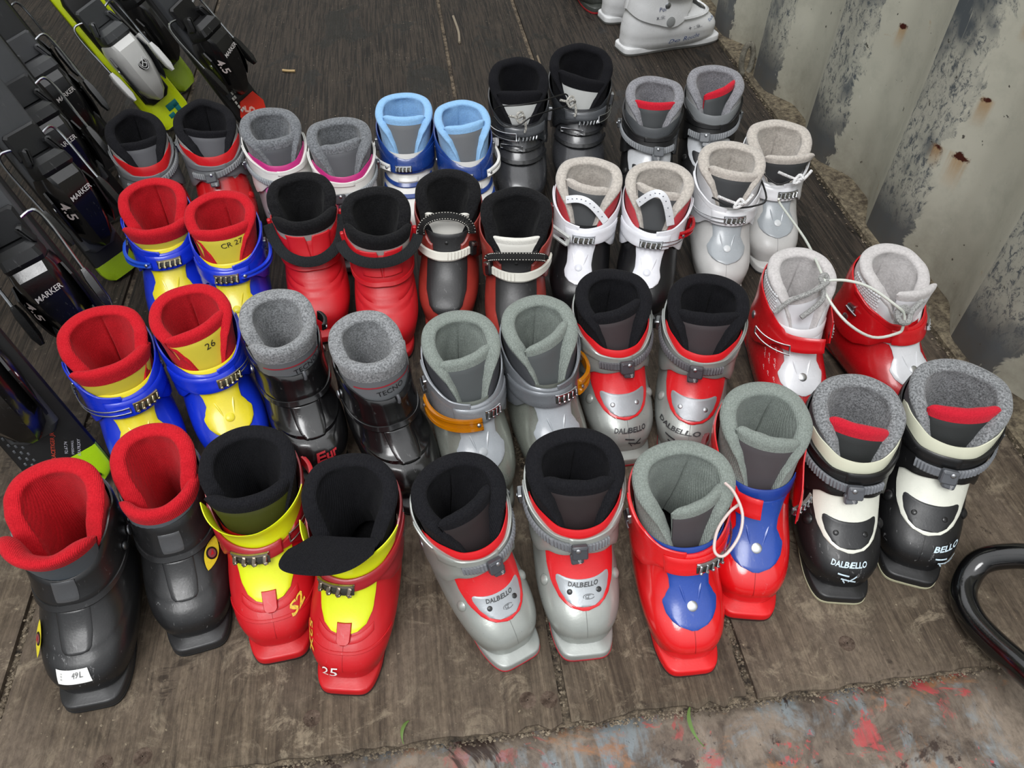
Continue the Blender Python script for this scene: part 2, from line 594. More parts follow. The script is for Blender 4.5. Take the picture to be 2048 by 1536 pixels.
        ob = s.mb(mb, 'liner', fabric(*sp['liner']), None, 60)
        s.liner_ob = ob
        sock = MB(); sock.grid([[S.Q(2 * PI * k / 48, v, -.0035) for k in range(48)] for v in lin(1.0, 8.2, 16)], False, True)
        s.mb(sock, 'liner_vamp', fabric(*sp['liner']), ob, 60)
        if sp.get('liner_side'):
            # outer face of the liner in another material, from the cuff up to the padded rim
            def lo(th): return 6.0
            def hi(th):
                a = abs((th if th > 0 else th + 2 * PI) - PI)
                return max(6.6, interp(a, rim) - .75)
            s.band('liner_side_panel', plastic(sp['liner_side'], .6, .2), PI - A + .12, PI + A - .12, lo, hi, -.0012, .0022, 50, 6, ob)
    def tongue(s):
        t = dict(b=(.022, .084), t=(.006, .144), hwb=.017, hwt=.031, sag=.010, phi=.9, tilt=0, twist=0, shift=0, r=.0055, ov=.10, drop=0, curl=0, round=0)
        t.update(s.sp.get('tongue', {}))
        if not t.get('abs'):
            dy, dz = (-.014, .015) if t['phi'] < 1.0 else (-.010, .012)
            t['t'] = (t['t'][0] + dy, t['t'][1] + dz)
            t['b'] = (t['b'][0] - .004, t['b'][1] + .008)
            t['hwt'] *= 1 + (WS.get(s.sp['seed'], 1) - 1) * .8
        s.tg = t
        hh = s.sp.get('hh', 1.0)
        def pt(a, b, off):
            b_ = b * (1 - t['round'] * abs(a) ** 3.5)
            hw = t['hwb'] + (t['hwt'] - t['hwb']) * b_
            sag = t['sag'] * (.5 + .5 * b_)
            ph = t['phi']
            xx = hw * math.sin(a * ph) / math.sin(ph)
            yy = t['b'][0] + (t['t'][0] - t['b'][0]) * b_ + t['curl'] * b_ * b_ - sag * (1 - math.cos(a * ph)) / (1 - math.cos(ph)) + t['twist'] * a * b_
            zz = (t['b'][1] + (t['t'][1] - t['b'][1]) * b_ + t['tilt'] * a * b_ - t['drop'] * a * a * b_) * hh
            n = Vector((math.sin(a * ph), math.cos(a * ph), .25)).normalized()
            return Vector((xx + t['shift'] * b_, yy, zz)) + n * off
        s.tpt = pt
        mb = thick_grid(lambda u, v, o: pt(-1 + 2 * u, v * .97, o - .0015), 14, 8, .003, .04, .05)
        tg = s.mb(mb, 'tongue', plastic(s.sp.get('tongue_col', '#3a3c3f'), .45, .2))
        H = (Vector((0,) + t['t']) - Vector((0,) + t['b'])).length
        nc = 30; rows = []
        r0 = t['r']
        for i in range(nc):
            a = -1.03 + 2.06 * i / (nc - 1)
            ef = math.sqrt(max(.01, 1 - (abs(a) / 1.04) ** 8))
            r = r0 * ef * (1 + .12 * noise.noise(Vector((a * 2, s.sp['seed'], 3))))
            row = []
            ov = t['ov']
            for q in lin(0, 1, 5):
                row.append(pt(a, (1 - ov) + ov * q, .0018 * ef + .0008 * q))
            for q in range(1, 9):
                ph = PI * q / 9
                row.append(pt(a, 1 + r * math.sin(ph) / H * 1.1, .0026 - r + r * math.cos(ph)))
            for q in lin(0, 1, 9):
                row.append(pt(a, 1 - .92 * q, .0026 - 2 * r + (r * .8) * q))
            rows.append(row)
        mb = MB(); mb.grid(rows)
        C = len(rows[0])
        for base in (0, (nc - 1) * C):
            for j in range(C // 2 - 1): mb.f.append((base + j, base + j + 1, base + C - 2 - j, base + C - 1 - j))
        f = s.sp.get('pad', s.sp['liner'])
        s.mb(mb, 'tongue_lining', fabric(*f), tg, 60)
        s.tongue_ob = tg
    # ---- fittings
    def rack(s, c, w, v, hgt=1.2, n=5, off=.0075, parent=None, col='#C9CBCE', tilt=0.0):
        """toothed metal ladder; c centre angle, w angular width"""
        S = s.S; mb = MB()
        # folded base bar along the top, then teeth hooks below
        p = thick_grid(lambda u, q, o: S.Q(c + w / 2 - w * u, v + hgt * (.12 + .36 * q) + tilt * (u - .5), off + o), 12, 3, .0030, .04, .2)
        mb.add(p.v, p.f)
        bk_ = thick_grid(lambda u, q, o: S.Q(c + w / 2 - w * u, v + hgt * (-.46 + .90 * q) + tilt * (u - .5), off + o), 12, 3, .0009, .04, .1)
        for i in range(n):
            u = (i + .5) / n
            M = S.frame(c + w / 2 - w * u, v - hgt * .14 + tilt * (u - .5), off + .0022, -.22)
            L = w * .038 / n
            mb.box(M, L * .60, hgt * .0082, .0042, .18)
            M2 = M @ Matrix.Translation((L * .22, -hgt * .0030, .0012)) @ Matrix.Rotation(.5, 4, 'Z')
            mb.box(M2, L * .62, hgt * .0024, .0036, .2)
        ob = s.mb(mb, 'buckle_rack', metal(col, .22), parent, 30)
        s.mb(bk_, 'rack_backing', metal('#66655f', .4), ob, 30)
        return ob
    def bail(s, c, th_end, v, parent=None, off=.011, gap=.55, r=.0008, col='#C9CBCE'):
        S = s.S; mb = MB()
        for dvv in (-gap / 2, gap / 2):
            mb.tube([S.Q(c + (th_end - c) * q, v + dvv * (1 - .25 * q), off + .001 * math.sin(q * PI)) for q in lin(0, 1, 12)], r, 6)
        mb.tube([S.Q(c, v - gap / 2, off), S.Q(c, v, off - .0005), S.Q(c, v + gap / 2, off)], r, 6)
        mb.tube([S.Q(th_end, v - gap * .38, off), S.Q(th_end, v + gap * .38, off)], r * 1.4, 6)
        return s.mb(mb, 'wire_bail', metal(col, .25), parent)
    def lever(s, t0, t1, v, mat, off=.0085, hgt=1.0, parent=None, name='buckle_lever', ang=0.0):
        S = s.S; mb = MB()
        for lo, hi, o, h in ((-.5, -.12, off, .0045), (.12, .5, off, .0045), (-.42, .42, off, .0018)):
            p = thick_grid(lambda u, q, oo: S.Q(t0 + (t1 - t0) * u, v + ang * u + hgt * (lo + (hi - lo) * q) * (1 - .35 * u), o + oo + .004 * math.sin(PI * u)), 16, 3, h, .04, .2)
            mb.add(p.v, p.f)
        ob = s.mb(mb, name, mat, parent)
        for q in (.06, .94):
            s.disc('lever_rivet', metal(rough=.35), t0 + (t1 - t0) * q, v + ang * q, off + .0052, .0024, .0014, ob)
        return ob
    def ratchet(s, side, v, col='#5b5d62', parent=None, c=0.0, v_side=None, tail=.55, blk='#45474c', hw=.48, off=.0075):
        S = s.S
        vs = v_side if v_side is not None else v
        def mid(th):
            q = max(0, min(1, (abs(th - c)) / 1.5)) if (th - c) * side > 0 else 0
            return v + (vs - v) * q
        t0 = side * 1.75; t1 = c - side * tail
        st = s.band('ratchet_strap', plastic(col, .5, .3), t0, t1, lambda t: mid(t) - hw, lambda t: mid(t) + hw, off, .0026, 70, 3, parent, rib=.0012)
        mb = MB()
        M = S.frame(c, v - .05, off + .0055, 0)
        mb.box(M, .017, .0155, .0085, .16)
        M2 = S.frame(c + side * .05, v - .85, off + .0035, side * .12)
        mb.box(M2, .0135, .0115, .0075, .2)
        mb.box(S.frame(c, v + .42, off + .008, 0), .015, .0035, .004, .25)
        bk = s.mb(mb, 'ratchet_buckle', plastic(blk, .38, .3), parent, 30)
        mb = MB(); mb.disc(M @ Matrix.Translation((side * -.002, .0035, .0042)), .0026, .0012)
        s.mb(mb, 'rivet', metal(rough=.35), bk)
        t_, f_ = text_geo('PUSH')
        M3 = M2 @ Matrix.Translation((.002, 0, .0040)) @ Matrix.Rotation(-PI / 2 * .95, 4, 'Z')
        s.mb_raw('push_lettering', [M3 @ Vector((x * .0042, y * .0042, 0)) for x, y in t_], f_, ink('#C9C9C9', .1), bk)
        # side catch
        mb = MB()
        mb.box(S.frame(side * 1.62, vs + .1, off + .004, 0), .016, .013, .006, .2)
        hb = s.mb(mb, 'strap_hinge', metal('#9a9da0', .35), parent, 30)
        mb = MB(); mb.disc(S.frame(side * 1.62, vs + .1, off + .007), .0026, .0012); s.mb(mb, 'rivet', metal(rough=.3), hb)
        return st
    def cuff(s, col, top, bot, off=.0028, h=.0035, t=None, name='cuff', mat=None, nu=72, nv=9):
        T = t or (-PI, PI)
        return s.band(name, mat or plastic(col, .33, .3), T[0], T[1], bot, top, off, h, nu, nv)
    def seam(s, col=None):
        if col is None:
            h = s.sp['shell']; col = '#' + ''.join('%02x' % int(int(h[i:i + 2], 16) * .74) for i in (1, 3, 5))
        S = s.S; mb = MB()
        mb.tube([S.Q(0, v, .0001) for v in lin(1.4, 3.2, 10)], .00035, 5)
        s.mb(mb, 'mould_seam', plastic(col, .5), s.lower_ob)

def D(a): return math.radians(a)
def wrapv(pts):
    pts = [(D(a), v) for a, v in pts]
    return lambda th: interp(min(abs(th), 2 * PI - abs(th)), pts)
# cuff edge heights as functions of the angle from the front
TOP = wrapv([(0, 8.3), (30, 8.5), (60, 9.3), (90, 10.2), (130, 11.2), (180, 11.6)])
TOPL = wrapv([(0, 8.9), (30, 9.1), (60, 9.8), (90, 10.5), (130, 11.2), (180, 11.6)])
BOT = wrapv([(0, 6.75), (40, 6.2), (70, 4.6), (100, 3.1), (135, 3.0), (180, 3.5)])

# ------------------------------------------------------------------ boot styles
PL_WIDE = [(2.75, .003), (2.82, .011), (2.98, .0190), (3.3, .0265), (3.8, .0325), (4.6, .0350), (6, .0355), (7.8, .0360)]
PL_BADGE = [(3.02, .004), (3.07, .0110), (3.3, .0190), (3.75, .0250), (4.2, .0272), (4.52, .0268), (4.60, .0235)]
PL_HOUR = [(2.55, .003), (2.62, .0125), (2.88, .0215), (3.25, .0270), (3.75, .0288), (4.25, .0250), (4.85, .0208), (5.5, .0212), (6.4, .0245), (7.6, .030)]

def common(b):
    b.sole(); b.lower(); b.footbed(); b.liner(); b.tongue()

def badge(b, col, rivcol, txt=None, base=.0019):
    ob = b.plate('badge', plastic(col, .38, .3), PL_BADGE, base, .0012, 10, n=14)
    for sg in (1, -1):
        v = 3.85
        b.disc('rivet', plastic(rivcol, .25, 0) if rivcol[1] < '6' else metal(rivcol, .4), b.S.th(sg * .0150, v), v, base + .0012, .0030, .0010, ob)
    if txt:
        b.text('lettering', txt, ink('#3b3d3e', .1), b.S.th(.001, 4.25), 4.28, .0074, base + .0017, 0, ob, 1.12, .022)
        # oval swirl mark
        M = b.S.frame(b.S.th(-.004, 3.62), 3.62, base + .0016)
        mb = MB()
        for r1, a0, a1 in ((.0052, .4, 3.6), (.0052, 3.9, 6.0), (.0032, 1.0, 4.8)):
            mb.tube([M @ Vector((r1 * math.cos(a) * 1.15, r1 * .5 * math.sin(a), 0)) for a in lin(a0, a1, 14)], .00028, 4)
        mb.tube([M @ Vector((-.0012, -.0018, 0)), M @ Vector((.0006, .0018, 0))], .0004, 4)
        b.mb(mb, 'swirl_mark', ink('#55585a', .1), ob)
    return ob

def style_velcro_lip(b):
    sp = b.sp
    if sp.get('lip'):
        lt = sp.get('lip_top', 9.1)
        pts = wrapv([(0, lt), (25, lt + .1), (50, lt + .7), (75, lt + .9), (90, lt + .2)])
        b.band('inner_collar', plastic(sp['lip'], .3, .2), -D(88), D(88), 7.0, pts, .0004, .0024, 40, 5)

def style_dalb(b):
    sp = b.sp; side = sp['side']
    common(b); b.seam()
    if sp.get('plate'):
        b.plate('instep_cover', plastic(sp['plate'], .28, .35, .3), PL_WIDE, .0004, .0018, 12, n=26)
        badge(b, sp['badge'], sp['rivet'], sp.get('btxt'))
    # toe lug crease buttons on both flanks
    for sg in (1, -1):
        M = b.S.frame(sg * 1.02, 3.1, -.001)
        mb = MB(); mb.disc(M, .0062, .0030, 14, .5)
        b.mb(mb, 'ankle_boss', plastic(sp['shell'], .3, .35), b.lower_ob)
    style_velcro_lip(b)
    ta = sp.get('top_add', 0)
    TOP_ = (lambda th: TOP(th) + ta * max(0, 1 - abs(th) / 1.8)) if ta else TOP
    b.cuff(sp['cuff'], TOP_, BOT)
    # raised rim fold and overlap flap
    b.band('cuff_flap', plastic(sp['cuff'], .3, .3), D(62) * -side, D(14) * side, lambda t: 7.8 + ta * .5, lambda t: TOP_(t) + .15, .0058, .0022, 22, 4)
    b.band('cuff_rim', plastic(sp['cuff'], .3, .3), -D(95), D(95), lambda t: TOP_(t) - .32, lambda t: TOP_(t) + .08, .0050, .0018, 40, 2)
    b.ratchet(side, sp.get('rv', 7.45), sp.get('strap', '#606268'), None, sp.get('rc', side * .06), sp.get('rvs', 8.4), .62, sp.get('blk', '#47494e'))

def vgroove(b, mat, parent=None):
    mb = MB()
    for sg in (1, -1):
        mb.tube([b.S.Q(b.S.th(sg * (.0115 - .0055 * q), 5.3 - 1.25 * q), 5.3 - 1.25 * q, .0016) for q in lin(0, 1, 10)], [.0003 + .0014 * math.sin(PI * min(1, q * .9 + .05)) for q in lin(0, 1, 10)], 6)
    return b.mb(mb, 'cover_ridge', mat, parent)

def style_rent(b):
    sp = b.sp; side = sp['side']
    common(b); b.seam()
    pm = plastic(sp['plate'], .28, .35, .3)
    pl = b.plate('instep_cover', pm, sp.get('plrows', PL_HOUR), .0003, .0019, 12, n=30)
    vgroove(b, pm, pl)
    b.disc('snap_rivet', sp['snap'] if not isinstance(sp['snap'], str) else plastic(sp['snap'], .3, .1), 0, 3.95, .0020, .0056, .0016, pl)
    c = sp.get('rc', -side * .35); rv = sp.get('rv', 7.0)
    cm = plastic(sp['cuff'], .28, .3, .3)
    if sp.get('open'):
        f1, f2 = sp['open']   # flare of the viewer-left flap, viewer-right flap
        e1, e2 = sp.get('ends', (.05, .45))
        b.band('cuff', cm, e1, 2 * PI - e2, lambda t: 6.1 if min(t, 2 * PI - t) < .6 else BOT(t), lambda t: 8.2 if min(t, 2 * PI - t) < .5 else TOP(t),
               lambda t: .003 + (f1 * max(0, 1.3 - t) ** 2 if t < PI else f2 * max(0, 1.3 - (2 * PI - t)) ** 2), .003, 84, 7)
        th_r = 2 * PI - e2 - .28
        if f2 > .001 or True:
            b.rack(th_r, .5, rv, .9, 5, .0075 + f2 * (1.3 - (2 * PI - th_r)) ** 2)
        if sp.get('inner_edge'):
            b.band('shell_tongue_edge', plastic(sp['inner_edge'], .3, .2), -D(60), D(60), 7.2, lambda t: 8.6, -.0002, .0022, 30, 3)
        if sp.get('lever'):
            lm = sp['lever']
            b.lever(side * 1.9, side * 1.35, rv + .6, lm, .008, 1.1)
        if sp.get('bail_at'):
            b.bail(*sp['bail_at'])
        return
    # one side of the cuff wraps over the other at the front
    b.cuff(sp['cuff'], sp.get('top', TOP), BOT, mat=cm)
    e0, e1 = -side * D(72), side * D(30)
    b.band('cuff_flap', cm, e0, e1, lambda t: 6.2, lambda t: 7.95 + .25 * abs(t), .0064, .0024, 30, 5)
    b.band('cuff_rim', cm, side * D(5), side * D(95), lambda t: TOP(t) - .45, lambda t: TOP(t) + .25, .0048, .0020, 26, 2)
    if sp.get('inner_edge'):
        b.band('shell_tongue_edge', plastic(sp['inner_edge'], .3, .2), -D(60), D(60), 7.2, lambda t: 8.75, -.0002, .0022, 30, 3)
    b.rack(c, sp.get('rw', .60), rv, 1.12, sp.get('teeth', 5), .0088, None, sp.get('rackcol', '#C9CBCE'))
    lv = sp.get('lever')
    if lv:
        b.lever(*sp.get('lev_t', (side * 1.45, side * .45)), sp.get('lev_v', rv + .2), lv, .0112, sp.get('lev_h', 1.15), ang=sp.get('lev_ang', 0))
    if sp.get('bail_at'):
        b.bail(*sp['bail_at'])
    mb = MB(); mb.box(b.S.frame(side * 1.6, rv + .5, .007), .014, .012, .006, .2)
    mb.tube([b.S.Q(side * q, rv + .45, .011) for q in lin(1.7, 1.4, 5)], .0016, 8)
    b.mb(mb, 'lever_hinge', metal('#a5a8ab', .3), None, 30)

def style_rear(b):
    sp = b.sp
    b.sole(); b.lower(); b.footbed(); b.liner(); b.tongue()
    m = plastic(sp['shell'], sp.get('rough', .33), .35, sp.get('coat', 0))
    # raised bib on the instep, ankle fold
    if not sp.get('nobib'): b.plate('toe_panel', m, sp.get('bib', [(2.9, .004), (2.98, .0105), (3.2, .0135), (4, .0150), (5.35, .0155), (5.42, .0150)]), .0002, .0014, 8, n=20)
    ob = b.cuff(sp['cuff'], sp.get('top', wrapv([(0, 10.0), (35, 10.1), (60, 10.6), (85, 10.6), (100, 9.6), (140, 10.2), (180, 10.6)])),
           wrapv([(0, 5.75), (50, 5.6), (80, 5.1), (110, 4.4), (180, 5.0)]), .0010, .0034, mat=plastic(sp['cuff'], sp.get('rough', .33), .35, sp.get('coat', 0)))
    b.band('ankle_fold', m, -D(105), D(105), lambda t: 5.45 - .35 * abs(t), lambda t: 6.05 - .35 * abs(t), .0022, .0026, 40, 3)
    if sp.get('sheen_panel'):
        b.plate('shin_panel', plastic(sp['sheen_panel'], .22, .2), [(6.2, .0085), (6.3, .0098), (7.2, .010), (8.2, .0095)], .0046, .0008, 6, n=8)
    return ob

def rope(b, pts, r, mat, name, parent=None):
    mb = MB(); mb.tube(pts, r, 8); return b.mb(mb, name, mat, parent)

RED_L = ('#C21825', .10, .5, 1.0, .2)
BLK_L = ('#17171b', .10, .6)
BLKF_L = ('#141416', .12, 0, .7, 1.2)
GRN_L = ('#868E88', .16, .5)
GRY_L = ('#808284', .38, 0, .75, .9)
GRW_L = ('#86888a', .34, 0, .75, .9)
DGR_L = ('#6f7276', .28, 0, .6, 1.2)
BEI_L = ('#BDB6AE', .13, 0, .5, 1.6)
LBL_L = ('#8FBCE6', .05, 0, .6, .7)
LGR_L = ('#C7C3C2', .08, 0, .5, 1.5)
REDPAD = ('#C81E32', .08, .5)

RIM_FULL = [(0, 13), (50, 12.9), (90, 12.5), (120, 12.0), (138, 11.2), (150, 9.9), (163, 8.0)]
RIM_REAR = [(0, 13), (45, 12.9), (75, 12.5), (95, 12.0), (112, 11.0), (124, 9.4), (134, 7.5)]
TG_WIDE = dict(b=(.026, .070), t=(.030, .132), hwb=.034, hwt=.043, sag=.034, phi=1.35, r=.0075, ov=.16, curl=.003)

P = {}
def load_places():
    raw = """1 -0.3615 0.4376 -175.8 .979|2 -0.276 0.4796 -169.7 .95|3 -0.185 0.4607 -174.7 .96|4 -0.0947 0.4157 169.3 .947|5 0.0286 0.4141 -157.3 .901|6 0.133 0.4212 178.8 .944|7 0.2358 0.3913 178.7 .944|8 0.3305 0.4448 167.9 .99|9 0.4365 0.4498 168.6 .986|10 0.544 0.456 154.8 1.006|11 -0.3559 0.668 -158.1 .97|12 -0.2627 0.6949 -159.4 .97|13 -0.1633 0.6739 -162.8 .97|14 -0.0573 0.6226 -158.7 .97|15 0.0416 0.6081 -171.4 .97|16 0.1348 0.6233 -172.3 .97|17 0.2283 0.6615 -178.1 .972|18 0.3286 0.641 161.7 .97|19 0.47 0.6773 174.2 .97|20 0.6012 0.6716 -169.6 .97|21 -0.3543 0.9378 -170.3 .97|22 -0.2607 0.8943 -174.1 .97|23 -0.1546 0.9286 -173.1 .97|24 -0.0548 0.881 -178.5 .97|25 0.0404 0.9153 171.5 .97|26 0.131 0.858 172.8 .97|27 0.2412 0.9262 163.4 .97|28 0.3388 0.903 161.8 .97|29 0.4658 0.9457 169 .97|30 0.563 1.0002 171.8 .97|31 -0.4074 1.1363 -159.1 .97|32 -0.3096 1.1546 -164.7 .97|33 -0.2049 1.1273 -162.5 .97|34 -0.106 1.0842 -175.6 .97|35 -0.0081 1.1516 177.8 .97|36 0.0876 1.1168 -175.3 .97|37 0.1855 1.2075 175.2 1.05|38 0.2985 1.2489 172.8 1.05|39 0.4018 1.155 167.4 1.0|40 0.5157 1.1847 166.7 1.0"""
    for t in raw.split('|'):
        a = t.split(); P[int(a[0])] = tuple(float(x) for x in a[1:])
load_places()
# ------------------------------------------------------------------ the boots, one spec each
def boot(i, style, **sp):
    sp['seed'] = i
    b = Boot(i, sp, P[i])
    style(b)
    return b

B = {}
# ---- front row
def eye_mark(b, th, v, rot=0):
    M = b.S.frame(th, v, .0015, rot); mb = MB()
    rows = []
    for q in lin(0, 1, 15):
        w = .0085 * math.sin(PI * q) ** .8
        y = -.019 + .038 * q
        rows.append([M @ Vector((-w + .004 * (q - .5), y, 0)), M @ Vector((w + .004 * (q - .5), y, 0))])
    mb.grid(rows); ob = b.mb(mb, 'eye_emblem', ink('#E8D730', .25), b.lower_ob)
    mb = MB(); mb.disc(M @ Matrix.Translation((0, 0, .0002)), .0068, .0004, 20, 0); b.mb(mb, 'emblem_ring', ink('#1b1214', .2), ob)
    mb = MB(); mb.disc(M @ Matrix.Translation((0, 0, .0007)), .0048, .0004, 20, 0); b.mb(mb, 'emblem_iris', ink('#8d4a4a', .7), ob)
    mb = MB(); mb.add([M @ Vector(p) for p in ((-.0018, -.003, .0014), (.0022, -.0005, .0014), (-.0006, .0036, .0014))], [(0, 1, 2)]); b.mb(mb, 'emblem_mark', ink('#C4202C', .2), ob)

for i, lab, tg, par in (
    (1, 'scuffed black rear-entry boot with red lining and white price sticker on toe', dict(TG_WIDE, abs=1, t=(.030, .156), b=(.018, .098), twist=-.004, tilt=.006, hwb=.030, hwt=.0395, sag=.036, r=.0090, curl=.004, shift=.003, round=.12), {}),
    (2, 'scuffed black boot with red lining and yellow eye emblem, second in the front row', dict(TG_WIDE, t=(.026, .126), twist=.006, hwt=.040), {})):
    b = B[i] = boot(i, style_rear, label=lab, sole='#2a2a2b', tread='#1a1a1a', shell='#232324', cuff='#1e1e1f', liner=RED_L, tongue_col='#5d656c', tongue=tg,
        liner_A=136, rim=RIM_REAR, liner_t=.0125, ridges=[3.0], worn=.8, rough=.30, lower_top=8.0, sheen_panel='#4b4c4e', crease=9,
        top=wrapv([(0, 8.2 if i == 1 else 9.0), (35, 8.5 if i == 1 else 9.2), (60, 9.6), (85, 10.6), (100, 9.8), (140, 10.2), (180, 10.6)]))
    b.disc('pivot_cap', metal('#8d9094', .35), -1.45 if i == 1 else 1.5, 6.1, .0050, .0046, .0022)
    if i == 1:
        eye_mark(b, .95, 2.6)
        M = b.S.frame(.12, 1.9, .0012, .10)
        mb = MB()
        n = 22
        st = [[b.S.Q(.34 - .46 * u + .03 * (q - .5), 1.62 + .62 * q, .0009) for q in lin(0, 1, 5)] for u in lin(0, 1, 12)]
        mb.grid(st); ob = b.mb(mb, 'price_sticker', ink('#E9E9E6', .04))
        b.text('sticker_print', '49L', ink('#6a6a6a', .4), .02, 1.98, .0085, .0016, .06, ob, .8)
        b.text('sticker_print', '= = =', ink('#8a8a8a', .5), .24, 1.95, .0040, .0016, 1.5, ob, .8)
    else:
        eye_mark(b, -.80, 4.3, -.5)

for i, lab in ((3, 'red race boot with flared yellow tongue and yellow print on its toe'),
               (4, 'red race boot with black padding flopped forward and white 25 written on toe')):
    tgs = dict(b=(.026, .080), t=(.018, .140), hwb=.022, hwt=.038, sag=.020, phi=1.1, r=.0072, twist=.007, tilt=.004) if i == 3 else \
          dict(abs=1, b=(-.002, .132), t=(.050, .156), hwb=.034, hwt=.044, sag=.006, phi=1.0, r=.0075, twist=.002, tilt=.004, shift=.020, ov=.1, round=.45)
    b = Boot(i, dict(label=lab, seed=i, sole='#C8181F', tread='#2a1514', shell='#C5161F', rough=.38, worn=.25, liner=BLK_L, liner_t=.012, liner_A=140,
                     rim=[(0, 13), (50, 12.9), (90, 12.4), (115, 11.6), (130, 10.0), (140, 8.6)], tongue=tgs, tongue_col='#3f4218', crease=9, toe=.001), P[i])
    B[i] = b
    common(b); b.seam('#B01820')
    ye = plastic('#E4EE1C', .30, .25)
    rd = plastic('#C5161F', .38, .25)
    drd = plastic('#A61A24', .36, .25, .2)
    pl = b.plate('instep_cover', ye, [(3.35, .004), (3.45, .014), (3.75, .0220), (4.3, .0265), (5.4, .0280), (7.6, .030)], .0002, .0018, 10, n=18)
    # red clasp tab over the cover and winged relief below it
    b.plate('cover_tab', rd, [(2.70, .002), (2.78, .0055), (2.95, .0068), (3.7, .0072), (4.0, .0072)], .0022, .0022, 6, n=12, parent=pl)
    b.band('toe_relief', rd, -.62, .62, lambda t: 2.75 + .75 * t * t, lambda t: 3.3 + .62 * t * t, .0001, .0011, 24, 3, b.lower_ob)
    b.band('toe_ridge', rd, -1.15, 1.15, lambda t: 2.25 - .4 * t * t, lambda t: 2.42 - .4 * t * t, .0001, .0008, 30, 2, b.lower_ob)
    # yellow collar: open flared cup in front of the liner
    def coloff(t, i=i): return .0030 + (.011 if i == 3 else .008) * math.exp(-((t - (.35 if i == 3 else .25)) / .75) ** 2)
    S = b.S
    def fn(u, v, o):
        th = -1.25 + 2.5 * u
        vv = 7.2 + (9.6 - 7.2 + .7 * abs(th)) * v
        return S.Q(th, vv, coloff(th) * v * v + .0024 + o)
    b.mb(thick_grid(fn, 34, 7, .0022, .02, .08), 'flared_tongue_shell', ye)
    b.cuff('#A61A24', wrapv([(0, 6.9), (30, 7.2), (60, 8.4), (90, 9.9), (130, 11.0), (180, 11.4)]), BOT, mat=drd, t=(.35, 2 * PI - .35))
    sd = -1 if i == 4 else 1
    b.band('cuff_strap', drd, (-1.7 if i == 4 else 1.5), (.48 if i == 4 else -.42), lambda t: 6.2 + .45 * abs(t) ** 1.3, lambda t: 7.5 + .72 * abs(t) ** 1.3, .0062, .0028, 34, 4)
    b.rack(.18 if i == 4 else .22, .72, 6.55, 1.15, 4, .0092, None, '#C4B7A6')
    if i == 3:
        b.bail(-.60, -1.45, 7.2, None, .008, 1.0, .0009, '#8f8a80')
        b.lever(-1.95, -1.35, 9.2, plastic('#C61F28', .3), .008, 1.2, ang=0)
    b.disc('pivot_cap', plastic('#b5b7b8', .4), -1.95, 7.2, .0062, .007, .0015)
    if i == 3:
        b.text('toe_print', 'S2', ink('#E9C63A', .75), -.50, 2.55, .019, .0016, .30, b.lower_ob, 1.1, .03)
    else:
        b.text('toe_print', '52X', ink('#E0B53A', .8), .78, 2.2, .014, .0016, -.9, b.lower_ob, 1.0, .02)
        b.text('size_marking', '25', ink('#EDE7E4', .05), .18, 1.35, .0155, .0016, .12, b.lower_ob, 1.15, .0)

B[5] = boot(5, style_dalb, label='silver and red boot with lettered badge, leaning to the right beside a yellow-red pair', side=-1, sole='#A9ADA9', tread='#B52833', shell='#A3A7A2',
    rough=.30, cuff='#A3A7A2', plate='#DB1F26', badge='#A9AEB2', rivet='#2a2b2c', btxt='DALBELLO', lip='#DB1F26', liner=BLK_L, tongue_col='#2c2627', liner_t=.0135,
    tongue=dict(t=(.004, .140), twist=.010, tilt=.003, hwt=.032, r=.0065), strap='#74767a', rim=RIM_FULL)
B[6] = boot(6, style_dalb, label='silver and red boot with lettered badge standing straight, toes nearest the floor edge', side=1, sole='#A9ADA9', tread='#B52833', shell='#A3A7A2',
    rough=.30, cuff='#A3A7A2', plate='#DB1F26', badge='#A9AEB2', rivet='#2a2b2c', btxt='DALBELLO', lip='#DB1F26', liner=BLK_L, tongue_col='#2c2425', liner_t=.0135,
    tongue=dict(t=(.004, .142), twist=-.003, tilt=.0, hwt=.032, r=.0065), strap='#74767a')

snapm = metal('#E6E8EA', .3)
B[7] = boot(7, style_rent, label='glossy red boot with blue instep and grey-green lining, buckle closed', side=1, rc=-.38, rw=.62, rv=6.9, sole='#E0161C', tread='#3b1c1c', shell='#DD1218', rough=.14, coat=.7, worn=.15,
    plate='#2249A3', snap=snapm, cuff='#E0161C', liner=GRN_L, tongue_col='#4a4548', liner_t=.013, inner_edge='#26489B', crease=.3,
    tongue=dict(t=(.008, .138), shift=-.012, twist=.012, tilt=-.003, hwt=.026, r=.0060, hwb=.015), lever=None, bail_at=(-.75, -1.6, 7.1), rim=RIM_FULL)
B[8] = boot(8, style_rent, label='glossy red boot with blue instep, its buckle flaps hanging open', side=1, sole='#E0161C', tread='#3b1c1c', shell='#DD1218', rough=.14, coat=.7, worn=.15,
    plate='#2249A3', snap=snapm, cuff='#E0161C', liner=GRN_L, tongue_col='#4c474a', liner_t=.013, inner_edge='#1D3F93', crease=.25, hh=1.03,
    tongue=dict(t=(.008, .144), tilt=.004, twist=-.003, hwt=.030, r=.0062), open=(.006, .034), ends=(.02, .42), lever=clearplastic('#8E101A'), rv=7.0)

